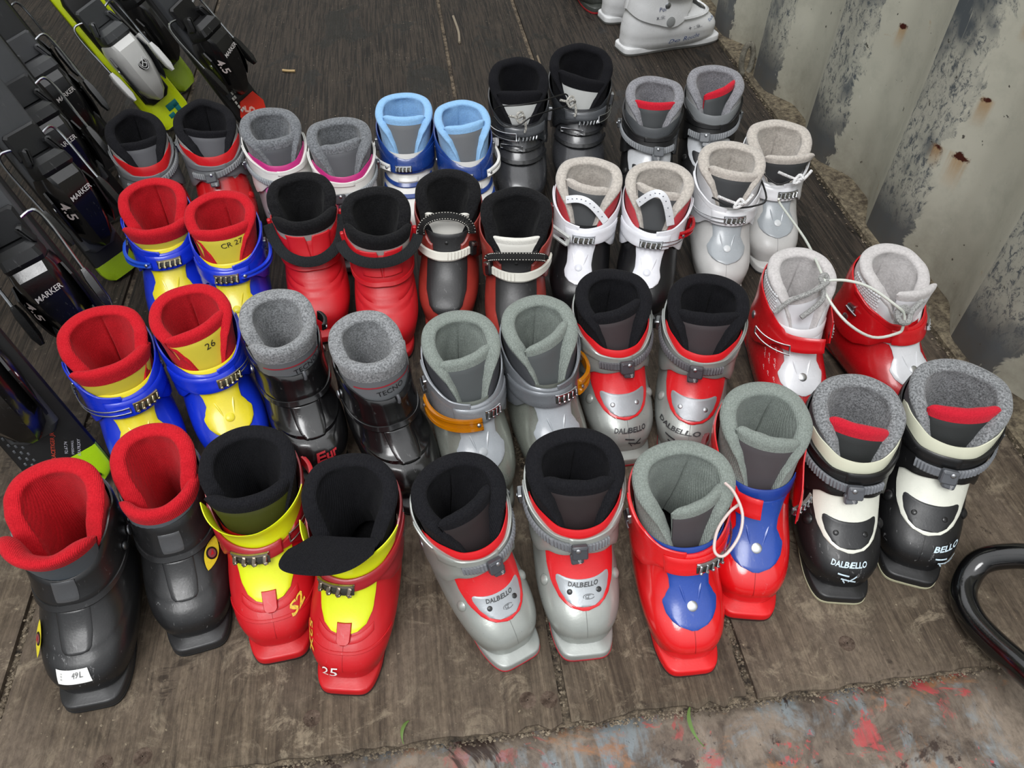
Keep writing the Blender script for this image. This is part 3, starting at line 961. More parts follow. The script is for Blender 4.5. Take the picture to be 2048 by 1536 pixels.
for i, lab, side, tt in ((9, 'black boot with cream instep, grey lining with red tongue top, lettering on toe', 1, dict(t=(.004, .142), twist=-.004, tilt=.004, hwt=.030, r=.006, drop=.004)),
                         (10, 'black boot with cream instep and red tongue top, nearest the black steel tube', -1, dict(t=(.004, .143), twist=.006, tilt=-.003, hwt=.030, r=.0066, shift=-.004))):
    B[i] = boot(i, style_dalb, label=lab, side=side, sole='#202021', tread='#C9C6A6', shell='#1c1c1d', rough=.36, worn=.8, cuff='#19191a', plate='#E7E8DB', badge='#222325', rivet='#19191a',
        lip='#DEDFC8', liner=GRY_L, pad=REDPAD, tongue_col='#2c2e2e', strap='#74777c', blk='#5d6065', tongue=tt, liner_t=.0125, liner_side='#55555a',
        rim=RIM_FULL, crease=9, lip_top=10.3, top_add=.85, rv=7.6)
def toe_letters(b, txt, col, th, v, size, worn=.5, rot=0, swoosh=True, aspect=1.15):
    b.text('toe_lettering', txt, ink(col, worn), th, v, size * 1.12, .0012, rot, b.lower_ob, aspect * 1.1, .028)
    if swoosh:
        S = b.S; mb = MB()
        for (x0, v0, x1, v1, w) in ((.010, v - .42, -.002, v - .50, .0009), (.006, v - .66, -.010, v - .80, .0010), (-.002, v - .80, -.010, v - .5, .0010), (.004, v - .72, .001, v - .9, .0012)):
            cx = S.P(th, v).x
            pts = [(S.th(cx + x0 + (x1 - x0) * q, v0 + (v1 - v0) * q), v0 + (v1 - v0) * q) for q in lin(0, 1, 6)]
            mb.grid([[S.Q(a, c - w * 40, .0012) for a, c in pts], [S.Q(a, c + w * 40, .0012) for a, c in pts]])
        b.mb(mb, 'toe_mark', ink(col, worn), b.lower_ob)
toe_letters(B[9], 'DALBELLO', '#CFE3EE', 0.02, 2.15, .0080, .3)
toe_letters(B[10], 'BELLO', '#CFE3EE', -.45, 2.1, .0075, .6)

# ---- second row
for i, lab, tt, kw in (
    (11, 'blue and yellow boot with red lining, left of the boot marked 26', dict(t=(.022, .134), twist=.008, hwt=.041, hwb=.028, sag=.022, phi=1.1, r=.0078, tilt=.002, ov=.22), dict(side=1, rc=-.35, bail_at=(.02, 1.5, 6.9))),
    (12, 'blue and yellow boot with 26 on its tongue, left of the glossy black pair', dict(t=(.012, .142), twist=.008, hwt=.035, hwb=.022, sag=.014, r=.0068, tilt=-.002), dict(side=-1, rc=-.30, bail_at=(-.5, -1.5, 7.2))),
    (21, 'blue boot with red lining folded low in front, left of the CR 27 boot', dict(t=(.026, .128), twist=.002, hwt=.043, hwb=.030, sag=.026, phi=1.2, r=.0085, ov=.25), dict(side=1, rc=-.1, lever=plastic('#1E50C8', .3), lev_t=(1.6, .35), lev_v=6.9)),
    (22, 'blue and yellow boot with CR 27 on its tongue, left of the all-red pair', dict(t=(.016, .140), twist=.004, hwt=.037, hwb=.024, sag=.016, r=.0072), dict(side=-1, rc=.1, lever=plastic('#1A3CD0', .3), lev_t=(-1.6, -.25), lev_v=7.0))):
    b = B[i] = boot(i, style_rent, label=lab, sole='#1430B8', tread='#1a1a22', shell='#1536D0', rough=.3, coat=.3, plate='#F0DF28', snap='#EBDD30', cuff='#1232CC', liner=RED_L,
        tongue_col='#D8C840', liner_t=.0115, inner_edge='#F0DF28', tongue=tt, rackcol='#D8CFA8', crease=.15, rim=RIM_FULL if i in (12, 22) else [(0, 13), (60, 12.8), (100, 12.2), (125, 11.0), (140, 9.4), (150, 8.2)], liner_A=163 if i in (12, 22) else 150, **kw)
def tongue_text(b, txt, size, a, bb, col='#2b2a20', rot=0.1):
    vs, fs = text_geo(txt)
    p = b.tpt
    L = (p(.1, .5, 0) - p(-.1, .5, 0)).length / .2; H = (p(0, .6, 0) - p(0, .4, 0)).length / .2
    out = []
    for x, y in vs:
        x2 = (x * math.cos(rot) - y * math.sin(rot)) * size; y2 = (x * math.sin(rot) + y * math.cos(rot)) * size
        out.append(p(a - x2 / L, bb + y2 / H, .0022))
    b.mb_raw('handwriting', out, fs, ink(col, .2), b.tongue_ob)
tongue_text(B[12], '26', .0115, -.22, .74)
tongue_text(B[22], 'CR 27', .010, -.25, .78)

for i, lab, tt in ((13, 'glossy black boot with speckled grey lining, right of the boot marked 26', dict(TG_WIDE, t=(.022, .138), twist=.010, tilt=.003, hwt=.040, r=.0088)),
                   (14, 'glossy black boot with speckled grey lining, left of the orange-buckled boots', dict(TG_WIDE, t=(.016, .142), twist=-.002, hwt=.041, r=.0092))):
    b = B[i] = boot(i, style_rear, label=lab, sole='#1a1a1b', tread='#111111', shell='#161617', cuff='#131314', liner=GRW_L, tongue_col='#6d7073', tongue=tt, liner_A=136, rim=RIM_REAR,
        liner_t=.013, ridges=[3.2], worn=.4, rough=.2, coat=.6, sheen_panel=None, crease=9,
        top=wrapv([(0, 8.6), (35, 8.8), (60, 9.4), (85, 10.2), (100, 9.6), (140, 10.2), (180, 10.6)]),
        bib=[(2.9, .004), (2.98, .012), (3.3, .0155), (4, .0175), (5.35, .0185), (5.42, .0180)])
    # grey lettered front of the tongue
    tongue_text(b, 'TECNO', .0098, -.30 if i == 13 else -.1, .62, '#202124', .12)
    p = b.tpt; mb = MB()
    mb.grid([[p(a, bb + .02 * math.cos(a), .0021) for a in lin(-.8, .7, 24)] for bb in (.70, .725)]); b.mb(mb, 'red_piping', ink('#A8323E', .1), b.tongue_ob)
    mb = MB(); mb.grid([[p(a, bb, .0021) for a in lin(-.9, -.72, 4)] for bb in (.5, .66)]); b.mb(mb, 'red_mark', ink('#B8323E', .1), b.tongue_ob)
    rope(b, [b.S.Q(-.18, 8.9 - .9 * q, .0055 + .002 * math.sin(q * 3)) for q in lin(0, 1, 6)], .0022, plastic('#5a5c60', .3), 'pull_tab')
    if i == 13:
        b.lever(-1.75, -1.35, 10.6, plastic('#141414', .25), .006, 1.3)
        b.text('toe_print', 'Eur', ink('#C92A35', .3), -.1, 1.75, .016, .0012, .1, b.lower_ob, 1.1, .03)

amber = clearplastic('#F09A10')
B[15] = boot(15, style_rent, label='silver-grey boot with translucent orange buckle lever on its left', side=1, rc=-.40, rw=.42, teeth=4, sole='#8f938c', tread='#3a3a38', shell='#8F948C', rough=.28, coat=.3, plate='#A9AFB5', snap='#B4B9BD',
    cuff='#8E9297', liner=GRN_L, tongue_col='#55595a', liner_t=.013, tongue=dict(t=(.006, .140), tilt=-.003, twist=.004, hwt=.030, r=.0056), lever=amber, lev_t=(1.35, -.08), lev_v=6.5, lev_h=2.0, crease=.1, liner_side='#3c3e42', lev_ang=-.2)
B[16] = boot(16, style_rent, label='silver-grey boot with orange buckle lever on its right side', side=-1, rc=-.30, rw=.58, rv=7.1, sole='#8f938c', tread='#3a3a38', shell='#7d8179', rough=.28, coat=.3, plate='#A9AFB5', snap='#B4B9BD',
    cuff='#787C81', liner=GRN_L, tongue_col='#55595a', liner_t=.013, tongue=dict(t=(.004, .142), twist=.012, tilt=-.005, hwt=.028, r=.0060, shift=-.004), lever=amber, lev_t=(-.62, -1.55), lev_v=7.3, lev_h=1.9, crease=.1, liner_side='#3c3e42')

for i, lab, side, tt in ((17, 'silver and red boot with black lining and lettered toe, right of the orange-buckled pair', -1, dict(t=(.004, .141), twist=.007, tilt=-.003, hwt=.030, r=.0062)),
                         (18, 'silver and red boot with black lining, toe hidden behind a green-lined boot', 1, dict(t=(.004, .142), twist=.002, tilt=-.002, hwt=.033, r=.0062))):
    B[i] = boot(i, style_dalb, label=lab, side=side, sole='#9da19c', tread='#B52833', shell='#A0A4A0', rough=.30, worn=.6, cuff='#989C98', plate='#DB2027', badge='#9A9DA1', rivet='#b8babd', lip='#DB1F26',
        liner=BLK_L, tongue_col='#3c3537', liner_t=.013, tongue=tt, strap='#5c5a5e', blk='#454247')
toe_letters(B[17], 'DALBELLO', '#26272a', -.05, 2.1, .0078, .4)
toe_letters(B[18], 'DALBELLO', '#26272a', .30, 2.2, .0078, .4)

B[19] = boot(19, style_rent, label='red and white boot with white bubbled liner, red flap open and wire bail hanging', side=1, sole='#C4161E', tread='#333333', shell='#C8171F', rough=.26, coat=.3, plate='#E6E8EC', snap=snapm, cuff='#D3171F',
    liner=LGR_L, tongue_col='#E2E2E6', liner_t=.0125, liner_side='#DEDFE1', tongue=dict(t=(.010, .138), twist=.012, tilt=-.004, hwt=.027, r=.0052, shift=-.003), open=(.010, .030), ends=(-.25, .75), inner_edge='#E9E9EC', crease=.2,
    bail_at=(.35, 1.25, 6.2, None, .016, 1.1, .0011, '#E0E0E0'), rv=7.0, rim=RIM_FULL)
B[20] = boot(20, style_rent, label='red and white boot closest to the corrugated wall, knotted cord in front', side=1, rc=-.85, rw=.5, rv=7.2, sole='#C4161E', tread='#333333', shell='#C8171F', rough=.26, coat=.3, plate='#E6E8EC', snap=snapm, cuff='#D0171F',
    liner=LGR_L, tongue_col='#E2E2E6', liner_t=.0125, liner_side='#DEDFE1', tongue=dict(t=(.022, .138), twist=.004, tilt=.004, hwt=.034, r=.0058, shift=-.012), crease=.2, lever=None, ww=1.03)
# pink-white letter pattern on the near flank of 19
for k, (th, v) in enumerate([(a, v) for a in (.75, .95, 1.12) for v in (3.0, 3.7, 4.4, 5.1)]):
    B[19].text('flank_print', 'P', ink('#E7A6A6', .2), th, v + (k % 2) * .3, .008, .0008, .9, B[19].lower_ob, 1.0, .01)
# dimples of the bubbled liner sides
for i in (19, 20):
    mb = MB(); S = B[i].S
    for a in range(12):
        for r in range(7):
            th = 1.0 + a * .085 + (r % 2) * .042
            mb.disc(S.frame(th, 9.2 + r * .37 + .25 * (a / 12), .0004), .0021, .0010, 8, .5)
    B[i].mb(mb, 'bubble_texture', plastic('#DEDFE1', .6, .2), B[i].liner_ob)

# ---- third row
for i, lab, tt in ((23, 'red boot with fluffy black lining and black webbing loop hanging in front', dict(TG_WIDE, t=(.026, .132), hwt=.041, r=.0090, twist=.003)),
                   (24, 'red boot with fluffy black lining, black strap pulled across the front', dict(TG_WIDE, t=(.024, .132), hwt=.042, r=.0088, twist=-.006, drop=-.004))):
    b = B[i] = boot(i, style_rear, label=lab, sole='#C81C24', tread='#2a1515', shell='#C91A24', cuff='#C91A24', liner=BLKF_L, tongue_col='#A7A09C', tongue=tt, liner_A=136, rim=RIM_REAR,
        liner_t=.013, ridges=[3.3, 4.2], nobib=True, worn=.15, rough=.42, crease=9,
        top=wrapv([(0, 9.2), (35, 9.3), (60, 9.7), (85, 10.2), (100, 9.6), (140, 10.2), (180, 10.6)]))
    # raised shin bib with a notch, webbing strap
    rd = plastic('#C91A24', .42, .15)
    for sg in (1, -1):
        b.plate('shin_bib', rd, [(6.5, .0245 if sg > 0 else -.0005, -.0005 if sg > 0 else .0245), (8.9, .026 if sg > 0 else -.003, -.003 if sg > 0 else .026), (9.75, .028 if sg > 0 else -.005, -.005 if sg > 0 else .028)], .0048, .0022, 8, n=8)
    web = fabric('#26282a', .1, 1.2)
    if i == 23:
        pts = [b.S.Q(1.25 - 2.5 * q, 10.1 - 3.6 * math.sin(PI * q) ** .9, .010 + .008 * math.sin(PI * q)) for q in lin(0, 1, 26)]
    else:
        pts = [b.S.Q(1.25 - 2.5 * q, 9.5 + .1 * q - .9 * math.sin(PI * q), .0125 + .003 * math.sin(PI * q)) for q in lin(0, 1, 26)]
    mb = MB(); mb.strap(pts, .0150, .0018, (0, .8, .6)); b.mb(mb, 'webbing_strap', web)
    for sg in (1, -1):
        mb = MB(); mb.box(b.S.frame(sg * 1.4, 9.6, .006), .008, .014, .006, .2); b.mb(mb, 'strap_anchor', rd)
for i, lab, side, tt, lv in ((25, 'dark red boot with white strap and hatched pull loop, right of the all-red pair', 1, dict(t=(.014, .128), hwt=.028, hwb=.022, r=.0035, sag=.008), None),
                             (26, 'dark red boot with black instep, its white strap reaching out to a neighbouring buckle', -1, dict(t=(.014, .122), hwt=.029, hwb=.022, r=.0035, sag=.008), None)):
    b = Boot(i, dict(label=lab, seed=i, sole='#96342c', tread='#1a1a1a', shell='#A4382F', rough=.38, worn=.5, liner=BLKF_L, liner_t=.0135, liner_A=150, rim=[(0, 13), (60, 12.7), (100, 12.0), (125, 10.8), (140, 9.6), (150, 8.8)],
                     tongue=tt, tongue_col='#E4E2DA', pad=('#E4E2DA', .05, 0), crease=9), P[i])
    B[i] = b
    common(b)
    bk = plastic('#2b2b2c', .36, .5)
    pl = b.plate('instep_cover', bk, [(1.5, .006), (1.6, .015), (2.0, .0235), (3.0, .0285), (4.5, .0285), (6.0, .0280), (8.0, .028), (9.3, .029)], .0006, .0026, 12, n=30)
    b.disc('cover_screw', plastic('#1b1b1b', .3), 0, 8.3, .0032, .0026, .0008, pl)
    cm = plastic('#8F332B', .36, .35)
    b.cuff('#8F332B', wrapv([(0, 7.5), (28, 8.0), (45, 9.6), (70, 10.1), (90, 10.4), (130, 11.2), (180, 11.6)]), BOT, mat=cm, t=(D(24), 2 * PI - D(24)), off=.003)
    def vv(t, sd=side): return 6.6 + .35 * max(0, abs(t) - .2) + (-.15 * t * sd)
    b.band('cuff_strap', plastic('#E3E1D6', .4, .3), side * -.78, side * (1.15 if i == 25 else 1.32), lambda t: vv(t) - .60, lambda t: vv(t) + .55, .0075, .0034, 34, 3)
    mb = MB()
    for k in range(7):
        th = side * (-.55 + .085 * k)
        mb.box(b.S.frame(th, vv(th), .0112), .0012, .0105, .0012, .3)
    b.mb(mb, 'strap_ribs', plastic('#E3E1D6', .4, .3))
    mb = MB(); mb.box(b.S.frame(-side * .76, vv(-side * .76), .0105), .011, .021, .009, .2); bb = b.mb(mb, 'ratchet_buckle', plastic('#1b1b1c', .25, .2), None, 30)
    mb = MB(); mb.box(b.S.frame(-side * .76, vv(-side * .76) + .72, .0125), .010, .0055, .009, .2); b.mb(mb, 'buckle_lever', metal('#B9B8B4', .3), bb, 30)
    # stitched pull loop arching over the opening
    S = b.S
    if i == 25:
        pts = [Vector((.037 * math.cos(PI * q) , .016 + .004 * math.sin(PI * q), .124 + .004 * q + .034 * math.sin(PI * q) ** .8)) for q in lin(0, 1, 30)]
    else:
        pts = [Vector((.040 * math.cos(PI * q), .020 + .012 * math.sin(PI * q), .120 + .014 * math.sin(PI * q) ** .7)) for q in lin(0, 1, 30)]
    mb = MB(); SD = mb.strap(pts, .0120, .0015); lp = b.mb(mb, 'pull_loop', fabric('#232323', .1))
    for sgn in (-1, 1):
        mb = MB()
        for q in range(len(pts) - 1):
            p = pts[q]; d = (pts[q + 1] - p); sd_ = SD[q]
            nn = d.normalized().cross(sd_)
            M = Matrix.Translation(p + d * .5 + sd_ * sgn * .0046 + nn * (.0009 if nn.y + nn.z * 1.2 > 0 else -.0009))
            mb.box(M, .0015, .0009, .0006, .2)
        b.mb(mb, 'white_stitching', ink('#E8E4DA', .1), lp)
    mb = MB()
    for q in range(1, 46):
        t = q / 46 * (len(pts) - 1); k = int(t); p = pts[k].lerp(pts[min(k + 1, len(pts) - 1)], t - k)
        sd_ = SD[k]; d = (pts[min(k + 1, len(pts) - 1)] - pts[max(k - 1, 0)]).normalized(); nn = d.cross(sd_)
        if nn.y + nn.z * 1.2 < 0: nn = -nn
        mb.tube([p - sd_ * .0038 + nn * .0006, p + sd_ * .0038 + nn * .0006], .00012, 4)
    b.mb(mb, 'hatch_stitching', ink('#6b6963', .1), lp)

for i, lab, side, kw in (
    (27, 'white boot with beige fleece lining, open silver lever reaching toward the dark red boot', 1, dict(rc=-.05, rv=6.8, rackcol='#C9CBCE')),
    (28, 'white boot with beige fleece lining and bent pull loop, red lever on its right', -1, dict(rc=.0, rv=6.8, lever=plastic('#B0121C', .25), lev_t=(-.75, -1.6), lev_v=7.8, lev_h=1.0, bail_at=(-.25, -1.0, 6.9)))):
    b = B[i] = boot(i, style_rent, label=lab, side=side, sole='#1c1c1d', tread='#111111', shell='#19191b', rough=.3, plate='#E9EAF1', snap='#E4E6EE', cuff='#E9EAF0', liner=BEI_L, tongue_col='#4b4d4f', liner_t=.0125, crease=.05,
        plrows=[(2.5, .003), (2.62, .0120), (3.0, .0185), (3.5, .0205), (4.2, .0180), (5.0, .0185), (6.0, .0205), (7.6, .026)],
        tongue=dict(t=(.004, .146), tilt=.005 if i == 27 else .006, hwt=.029, r=.0050, ov=.08), liner_side='#B9383f' if i == 27 else '#C04048', **kw)
    if i == 27:
        pts = [Vector((.030 - .062 * q, .000 + .010 * q, .146 - .024 * q + .016 * math.sin(PI * q))) for q in lin(0, 1, 20)]
    else:
        pts = [Vector((.028 - .052 * q - .004 * math.sin(PI * q), .004 + .014 * q, .150 - .034 * q + .042 * math.sin(PI * q * .9))) for q in lin(0, 1, 20)]
    mb = MB(); SD = mb.strap(pts, .0115, .0012); lp = b.mb(mb, 'pull_loop', fabric('#E6E8EC', .03))
    mb = MB()
    for k in range(1, 19, 2):
        p = pts[k]; d = (pts[k + 1] - pts[k - 1]).normalized(); sd_ = SD[k]; nn = d.cross(sd_)
        if nn.y + nn.z < 0: nn = -nn
        mb.box(Matrix.Translation(p + nn * .0007), .0020, .0016, .0005, .2)
    b.mb(mb, 'loop_dots', ink('#2a2f44', .1), lp)
    mb = MB(); mb.box(b.S.frame(side * 1.35, 8.0, .010), .012, .022, .005, .2); b.mb(mb, 'side_clip', clearplastic('#B0101C'), None, 30)
# long silver lever standing out from boot 27
b = B[27]; mb = MB()
M = b.S.frame(.62, 6.8, .018) @ Matrix.Rotation(-.35, 4, 'Z')
for y in (-.0060, .0060): mb.box(M @ Matrix.Translation((.004, y, 0)), .042, .0035, .0075, .3)
mb.box(M @ Matrix.Translation((-.016, 0, 0)), .008, .014, .007, .3); mb.box(M @ Matrix.Translation((.022, 0, -.001)), .007, .0135, .005, .3)
b.mb(mb, 'buckle_lever', plastic('#C9CCC9', .25, .1), None, 30)

for i, lab, side, tt, kw in (
    (29, 'white and silver boot with beige lining and small knotted white cord on its tongue', 1, dict(t=(.008, .142), tilt=.004, twist=-.002, hwt=.034, r=.0056, shift=-.003), dict(rc=-.15, bail_at=(.1, 1.5, 6.8))),
    (30, 'white and silver boot with beige lining, rearmost of its row beside the wall', -1, dict(t=(.024, .138), hwt=.034, r=.0060, shift=-.010, twist=.004), dict(rc=-.25))):
    b = B[i] = boot(i, style_rent, label=lab, side=side, sole='#c9c9c6', tread='#444444', shell='#C6C6C4', rough=.34, plate='#A7AEB3', snap='#D5D9DB', cuff='#E6E7EA', liner=BEI_L, tongue_col='#3c3e40', liner_t=.013, crease=.12,
        liner_side='#C9C9CB', tongue=tt, **kw)

# ---- fourth row
for i, lab, side, tt in ((31, 'red and grey boot with black lining half hidden behind the ski bindings', -1, dict(t=(.002, .138), hwt=.028, r=.0045)),
                         (32, 'red and grey boot with peaked black lining, beside the red 5 tag', -1, dict(t=(.002, .140), hwt=.030, r=.0035, tilt=.006, twist=-.004))):
    b = B[i] = boot(i, style_dalb, label=lab, side=side, sole='#5c5e60', tread='#222222', shell='#C81A1F', rough=.25, coat=.4, cuff='#6d6f71', plate=None, lip='#CF1A20', liner=BLK_L, liner_side='#A5A4A1', tongue_col='#55565a', liner_t=.012,
        tongue=tt, strap='#7c7e80', blk='#5a5c5e', rc=.25, rv=6.9, rvs=8.6, lip_top=9.6, rim=[(0, 13.6), (40, 13.0), (90, 12.3), (120, 11.6), (138, 10.8), (150, 9.6), (163, 8.2)], crease=.2)
for i, lab, side, tt in ((33, 'white and pink boot with grey fleece lining, right of the red 5 tag', 1, dict(t=(.012, .134), hwt=.038, hwb=.022, r=.0080, twist=.002, tilt=.002, sag=.016)),
                         (34, 'white and pink boot with grey fleece lining, next to the light blue pair', -1, dict(t=(.002, .142), hwt=.028, r=.0062, twist=.003, tilt=-.003))):
    b = B[i] = boot(i, style_dalb, label=lab, side=side, sole='#8a8c8e', tread='#333333', shell='#8d8f92' , rough=.3, cuff='#E4E4DF', plate='#D873B0', badge='#8d8f92', rivet='#b8babd', lip='#C4317F', liner=DGR_L, tongue_col='#56585c', liner_t=.0135,
        tongue=tt, strap='#8f9498', rv=6.2, rvs=7.4, crease=9, rc=-.2 * side)
for i, lab, side, c in ((35, 'white and blue boot with light blue lining, left of its twin', 1, .12), (36, 'white and blue boot with light blue lining, left of the black-lined boots', -1, .2)):
    b = Boot(i, dict(label=lab, seed=i, sole='#d8d8d4', tread='#333333', shell='#E2E2DD', rough=.3, worn=.2, liner=LBL_L, liner_t=.0105, crease=.0, tongue_col='#6c6f72', rim=RIM_FULL,
                     tongue=dict(t=(.004, .146), hwt=.031, r=.0052, tilt=-.002 if i == 36 else .001, twist=.002 if i == 36 else 0)), P[i])
    B[i] = b; common(b)
    bl = plastic('#173C86', .25, .3, .4); wh = plastic('#E6E6E2', .3, .2)
    b.cuff('#173C86', wrapv([(0, 7.7), (30, 8.5), (60, 9.4), (90, 10.2), (130, 11.2), (180, 11.6)]), wrapv([(0, 5.9), (40, 5.8), (70, 5.0), (100, 4.2), (180, 5.2)]), mat=bl)
    b.band('cuff_flap', bl, -side * 1.2, side * .35, 6.1, lambda t: 7.9 + .9 * min(1, abs(t)), .0062, .0024, 30, 4)
    b.rack(c, .5, 6.5, .9, 5, .0088, None, '#b5b8bb')
    b.lever(side * 1.65, side * .52, 6.9, wh, .0108, 1.5, ang=-.5)
    for v in (4.6, 3.6):
        b.band('instep_strap', bl, -1.1, 1.1, v - .22, v + .22, .0006, .0022, 30, 3)
    b.band('instep_strap', wh, -.35, .35, 4.9, 5.5, .0006, .0022, 12, 3)
    mb = MB(); mb.box(b.S.frame(side * 1.6, 7.4, .008), .014, .020, .007, .2); b.mb(mb, 'lever_hinge', metal('#a5a8ab', .3), None, 30)
for i, lab, side, tt in ((37, 'tall dark grey boot with black lining, tied by black cord to its neighbour', -1, dict(t=(.012, .140), hwt=.032, r=.0062, drop=.002, ov=.2)),
                         (38, 'tall dark grey boot with black lining and white tongue, rearmost of the black-lined ones', -1, dict(t=(.014, .140), hwt=.033, r=.0062, tilt=.010, ov=.2))):
    b = Boot(i, dict(label=lab, seed=i, sole='#2c2c2e', tread='#141414', shell='#3a3b3e', rough=.25, coat=.4, worn=.3, liner=('#131317', .06, .3), liner_t=.0125, crease=9, tongue_col='#C4C6C4', tongue=tt,
                     rim=[(0, 13.8), (40, 13.5), (90, 12.6), (120, 11.6), (138, 10.6), (150, 9.6), (163, 8.4)]), P[i])
    B[i] = b; common(b)
    dk = plastic('#2e3033', .25, .3, .4); md = plastic('#55585c', .28, .3, .3)
    b.cuff('#2e3033', TOP, BOT, mat=dk)
    b.band('cuff_flap', md, -.9, .5, lambda t: 7.0, lambda t: 8.2 + .25 * abs(t), .0064, .0022, 28, 4)
    mb = MB()
    for k in range(6):
        th = .05 - .11 * k
        mb.box(b.S.frame(th, 6.6, .0088, -.3), .0028, .0075, .003, .3)
    b.mb(mb, 'buckle_rack', metal('#b5b8bb', .3), None, 30)
    b.bail(.12 if i == 37 else -.55, 1.3 if i == 37 else -1.4, 6.9, None, .0095, 1.0, .0010)
    # instep buckle
    b.band('instep_strap', plastic('#1f2022', .35), -1.15, .9, 5.15, 5.55, .0018, .0026, 30, 3, None, .001)
    mb = MB(); q = b.S
    mb.tube([q.Q(.7, 5.15, .005), q.Q(.7, 5.6, .005), q.Q(-.05, 5.75, .007), q.Q(-.05, 5.2, .007), q.Q(.7, 5.15, .005)], .0010, 6)
    b.mb(mb, 'wire_bail', metal('#C9CBCE', .25))
    b.band('instep_strap', plastic('#1f2022', .35), -1.15, 1.1, 3.9, 4.3, .0018, .0026, 30, 3, None, .001)
    mb = MB(); mb.box(q.frame(-1.55, 7.7, .009), .014, .022, .008, .2); b.mb(mb, 'lever_hinge', metal('#b5b8bb', .3), None, 30)
    if i == 37: mb = MB(); mb.box(q.frame(.95, 5.3, .007), .018, .014, .006, .25); b.mb(mb, 'white_clip', plastic('#E4E4E4', .25, .1), None, 30)
for i, lab, side, tt in ((39, 'black boot with grey speckled lining and level red tongue top', 1, dict(t=(.004, .142), hwt=.030, r=.0042)),
                         (40, 'black boot with grey speckled lining and slanted red tongue top, rear right of the rows', -1, dict(t=(-.002, .142), hwt=.024, r=.0055, twist=.016, tilt=-.006, shift=-.008))):
    b = B[i] = boot(i, style_dalb, label=lab, side=side, sole='#242425', tread='#C9C6A6', shell='#1a1a1b', rough=.34, worn=.4, cuff='#1c1c1d', plate='#C9CCD0', badge='#222325', rivet='#19191a', lip='#4d5053' if i == 39 else '#7b7e80', liner=('#85858a', .22, 0, .7, 1), pad=REDPAD,
        tongue_col='#3b3e40', strap='#808387', blk='#6b6e72', tongue=tt, liner_t=.0125, liner_side='#8f8f90', crease=9, rc=side * -.2, rv=6.5, rvs=7.4, lip_top=9.7)
# ------------------------------------------------------------------ the container: floor boards, sill, walls
def wood_mat(name, wet=True):
    t = NT(name)
    g = t.n('ShaderNodeNewGeometry').outputs['Position']
    xyz = t.n('ShaderNodeSeparateXYZ'); t.l(g, xyz.inputs[0])
    X, Y = xyz.outputs['X'], xyz.outputs['Y']
    grain = t.noise(t.mapping(g, (70, 3.2, 1)), 1.0, 6, .65, 1.2)
    fine = t.noise(t.mapping(g, (420, 18, 1)), 1.0, 4, .7, .5)
    blot = t.noise(g, 5.5, 5, .6, .4)
    base = t.mix(t.ramp(grain, .34, .66), hx('#3b3128'), hx('#6f6252'))
    base = t.mix(t.math('MULTIPLY', t.ramp(fine, .46, .62), .50), base, hx('#332b23'))
    base = t.mix(t.math('MULTIPLY', t.ramp(blot, .42, .68), .45), base, hx('#86786a'))
    # trodden-in pale mud
    mud = t.noise(g, 30, 7, .78, .8); mudm = t.noise(g, 9, 4, .6)
    mf = t.math('MULTIPLY', t.ramp(mud, .50, .60), t.ramp(mudm, .42, .58))
    base = t.mix(t.math('MULTIPLY', mf, .62), base, hx('#978a76'))
    matted = t.noise(t.mapping(g, (170, 90, 1)), 1.0, 5, .8)
    base = t.mix(t.math('MULTIPLY', t.ramp(matted, .44, .62), .40), base, hx('#2e261f'))
    scuff = t.math('MULTIPLY', t.ramp(t.noise(t.mapping(g, (16, 9, 1)), 1.0, 5, .7, .5), .62, .66), t.ramp(t.noise(t.mapping(g, (30, 240, 1)), 1.0, 3, .6), .40, .55))
    base = t.mix(t.math('MULTIPLY', scuff, .7), base, hx('#251d17'))
    specks = t.noise(g, 190, 2, .5)
    base = t.mix(t.math('MULTIPLY', t.ramp(specks, .70, .76), .55), base, hx('#a4977f'))
    # the boards are soaked towards the back, with darker blotches
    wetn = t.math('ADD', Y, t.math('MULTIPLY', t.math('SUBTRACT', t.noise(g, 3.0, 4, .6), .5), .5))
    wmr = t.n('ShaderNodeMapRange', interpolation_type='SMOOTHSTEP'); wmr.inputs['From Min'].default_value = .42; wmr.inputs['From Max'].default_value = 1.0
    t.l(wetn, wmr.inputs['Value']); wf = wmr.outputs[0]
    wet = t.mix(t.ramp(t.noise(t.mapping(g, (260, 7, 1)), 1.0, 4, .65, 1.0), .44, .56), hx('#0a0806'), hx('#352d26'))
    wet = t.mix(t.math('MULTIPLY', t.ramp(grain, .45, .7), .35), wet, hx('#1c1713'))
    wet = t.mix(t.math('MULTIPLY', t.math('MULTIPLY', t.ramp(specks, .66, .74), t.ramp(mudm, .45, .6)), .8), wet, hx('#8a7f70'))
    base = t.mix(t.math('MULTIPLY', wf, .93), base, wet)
    bl = t.noise(t.mapping(g, (9, 5, 1)), 1.0, 4, .6, .8)
    pud = t.math('MULTIPLY', t.ramp(bl, .57, .60), wf)
    st = t.ramp(t.noise(t.mapping(g, (14, 4, 1)), 1.0, 5, .7, 1.4), .62, .66)
    base = t.mix(t.math('MULTIPLY', t.math('MAXIMUM', pud, t.math('MULTIPLY', st, .45)), .75), base, hx('#0d0a08'))
    t.l(base, t.b.inputs['Base Color'])
    r = t.math('SUBTRACT', .88, t.math('MULTIPLY', wf, .22))
    r = t.math('SUBTRACT', r, t.math('MULTIPLY', pud, .38))
    t.l(r, t.b.inputs['Roughness'])
    t.b.inputs['Specular IOR Level'].default_value = .35
    t.bump(t.math('ADD', t.math('ADD', t.math('MULTIPLY', grain, .6), t.math('MULTIPLY', fine, .6)), t.math('MULTIPLY', mud, .8)), .55, .0028)
    return t.m

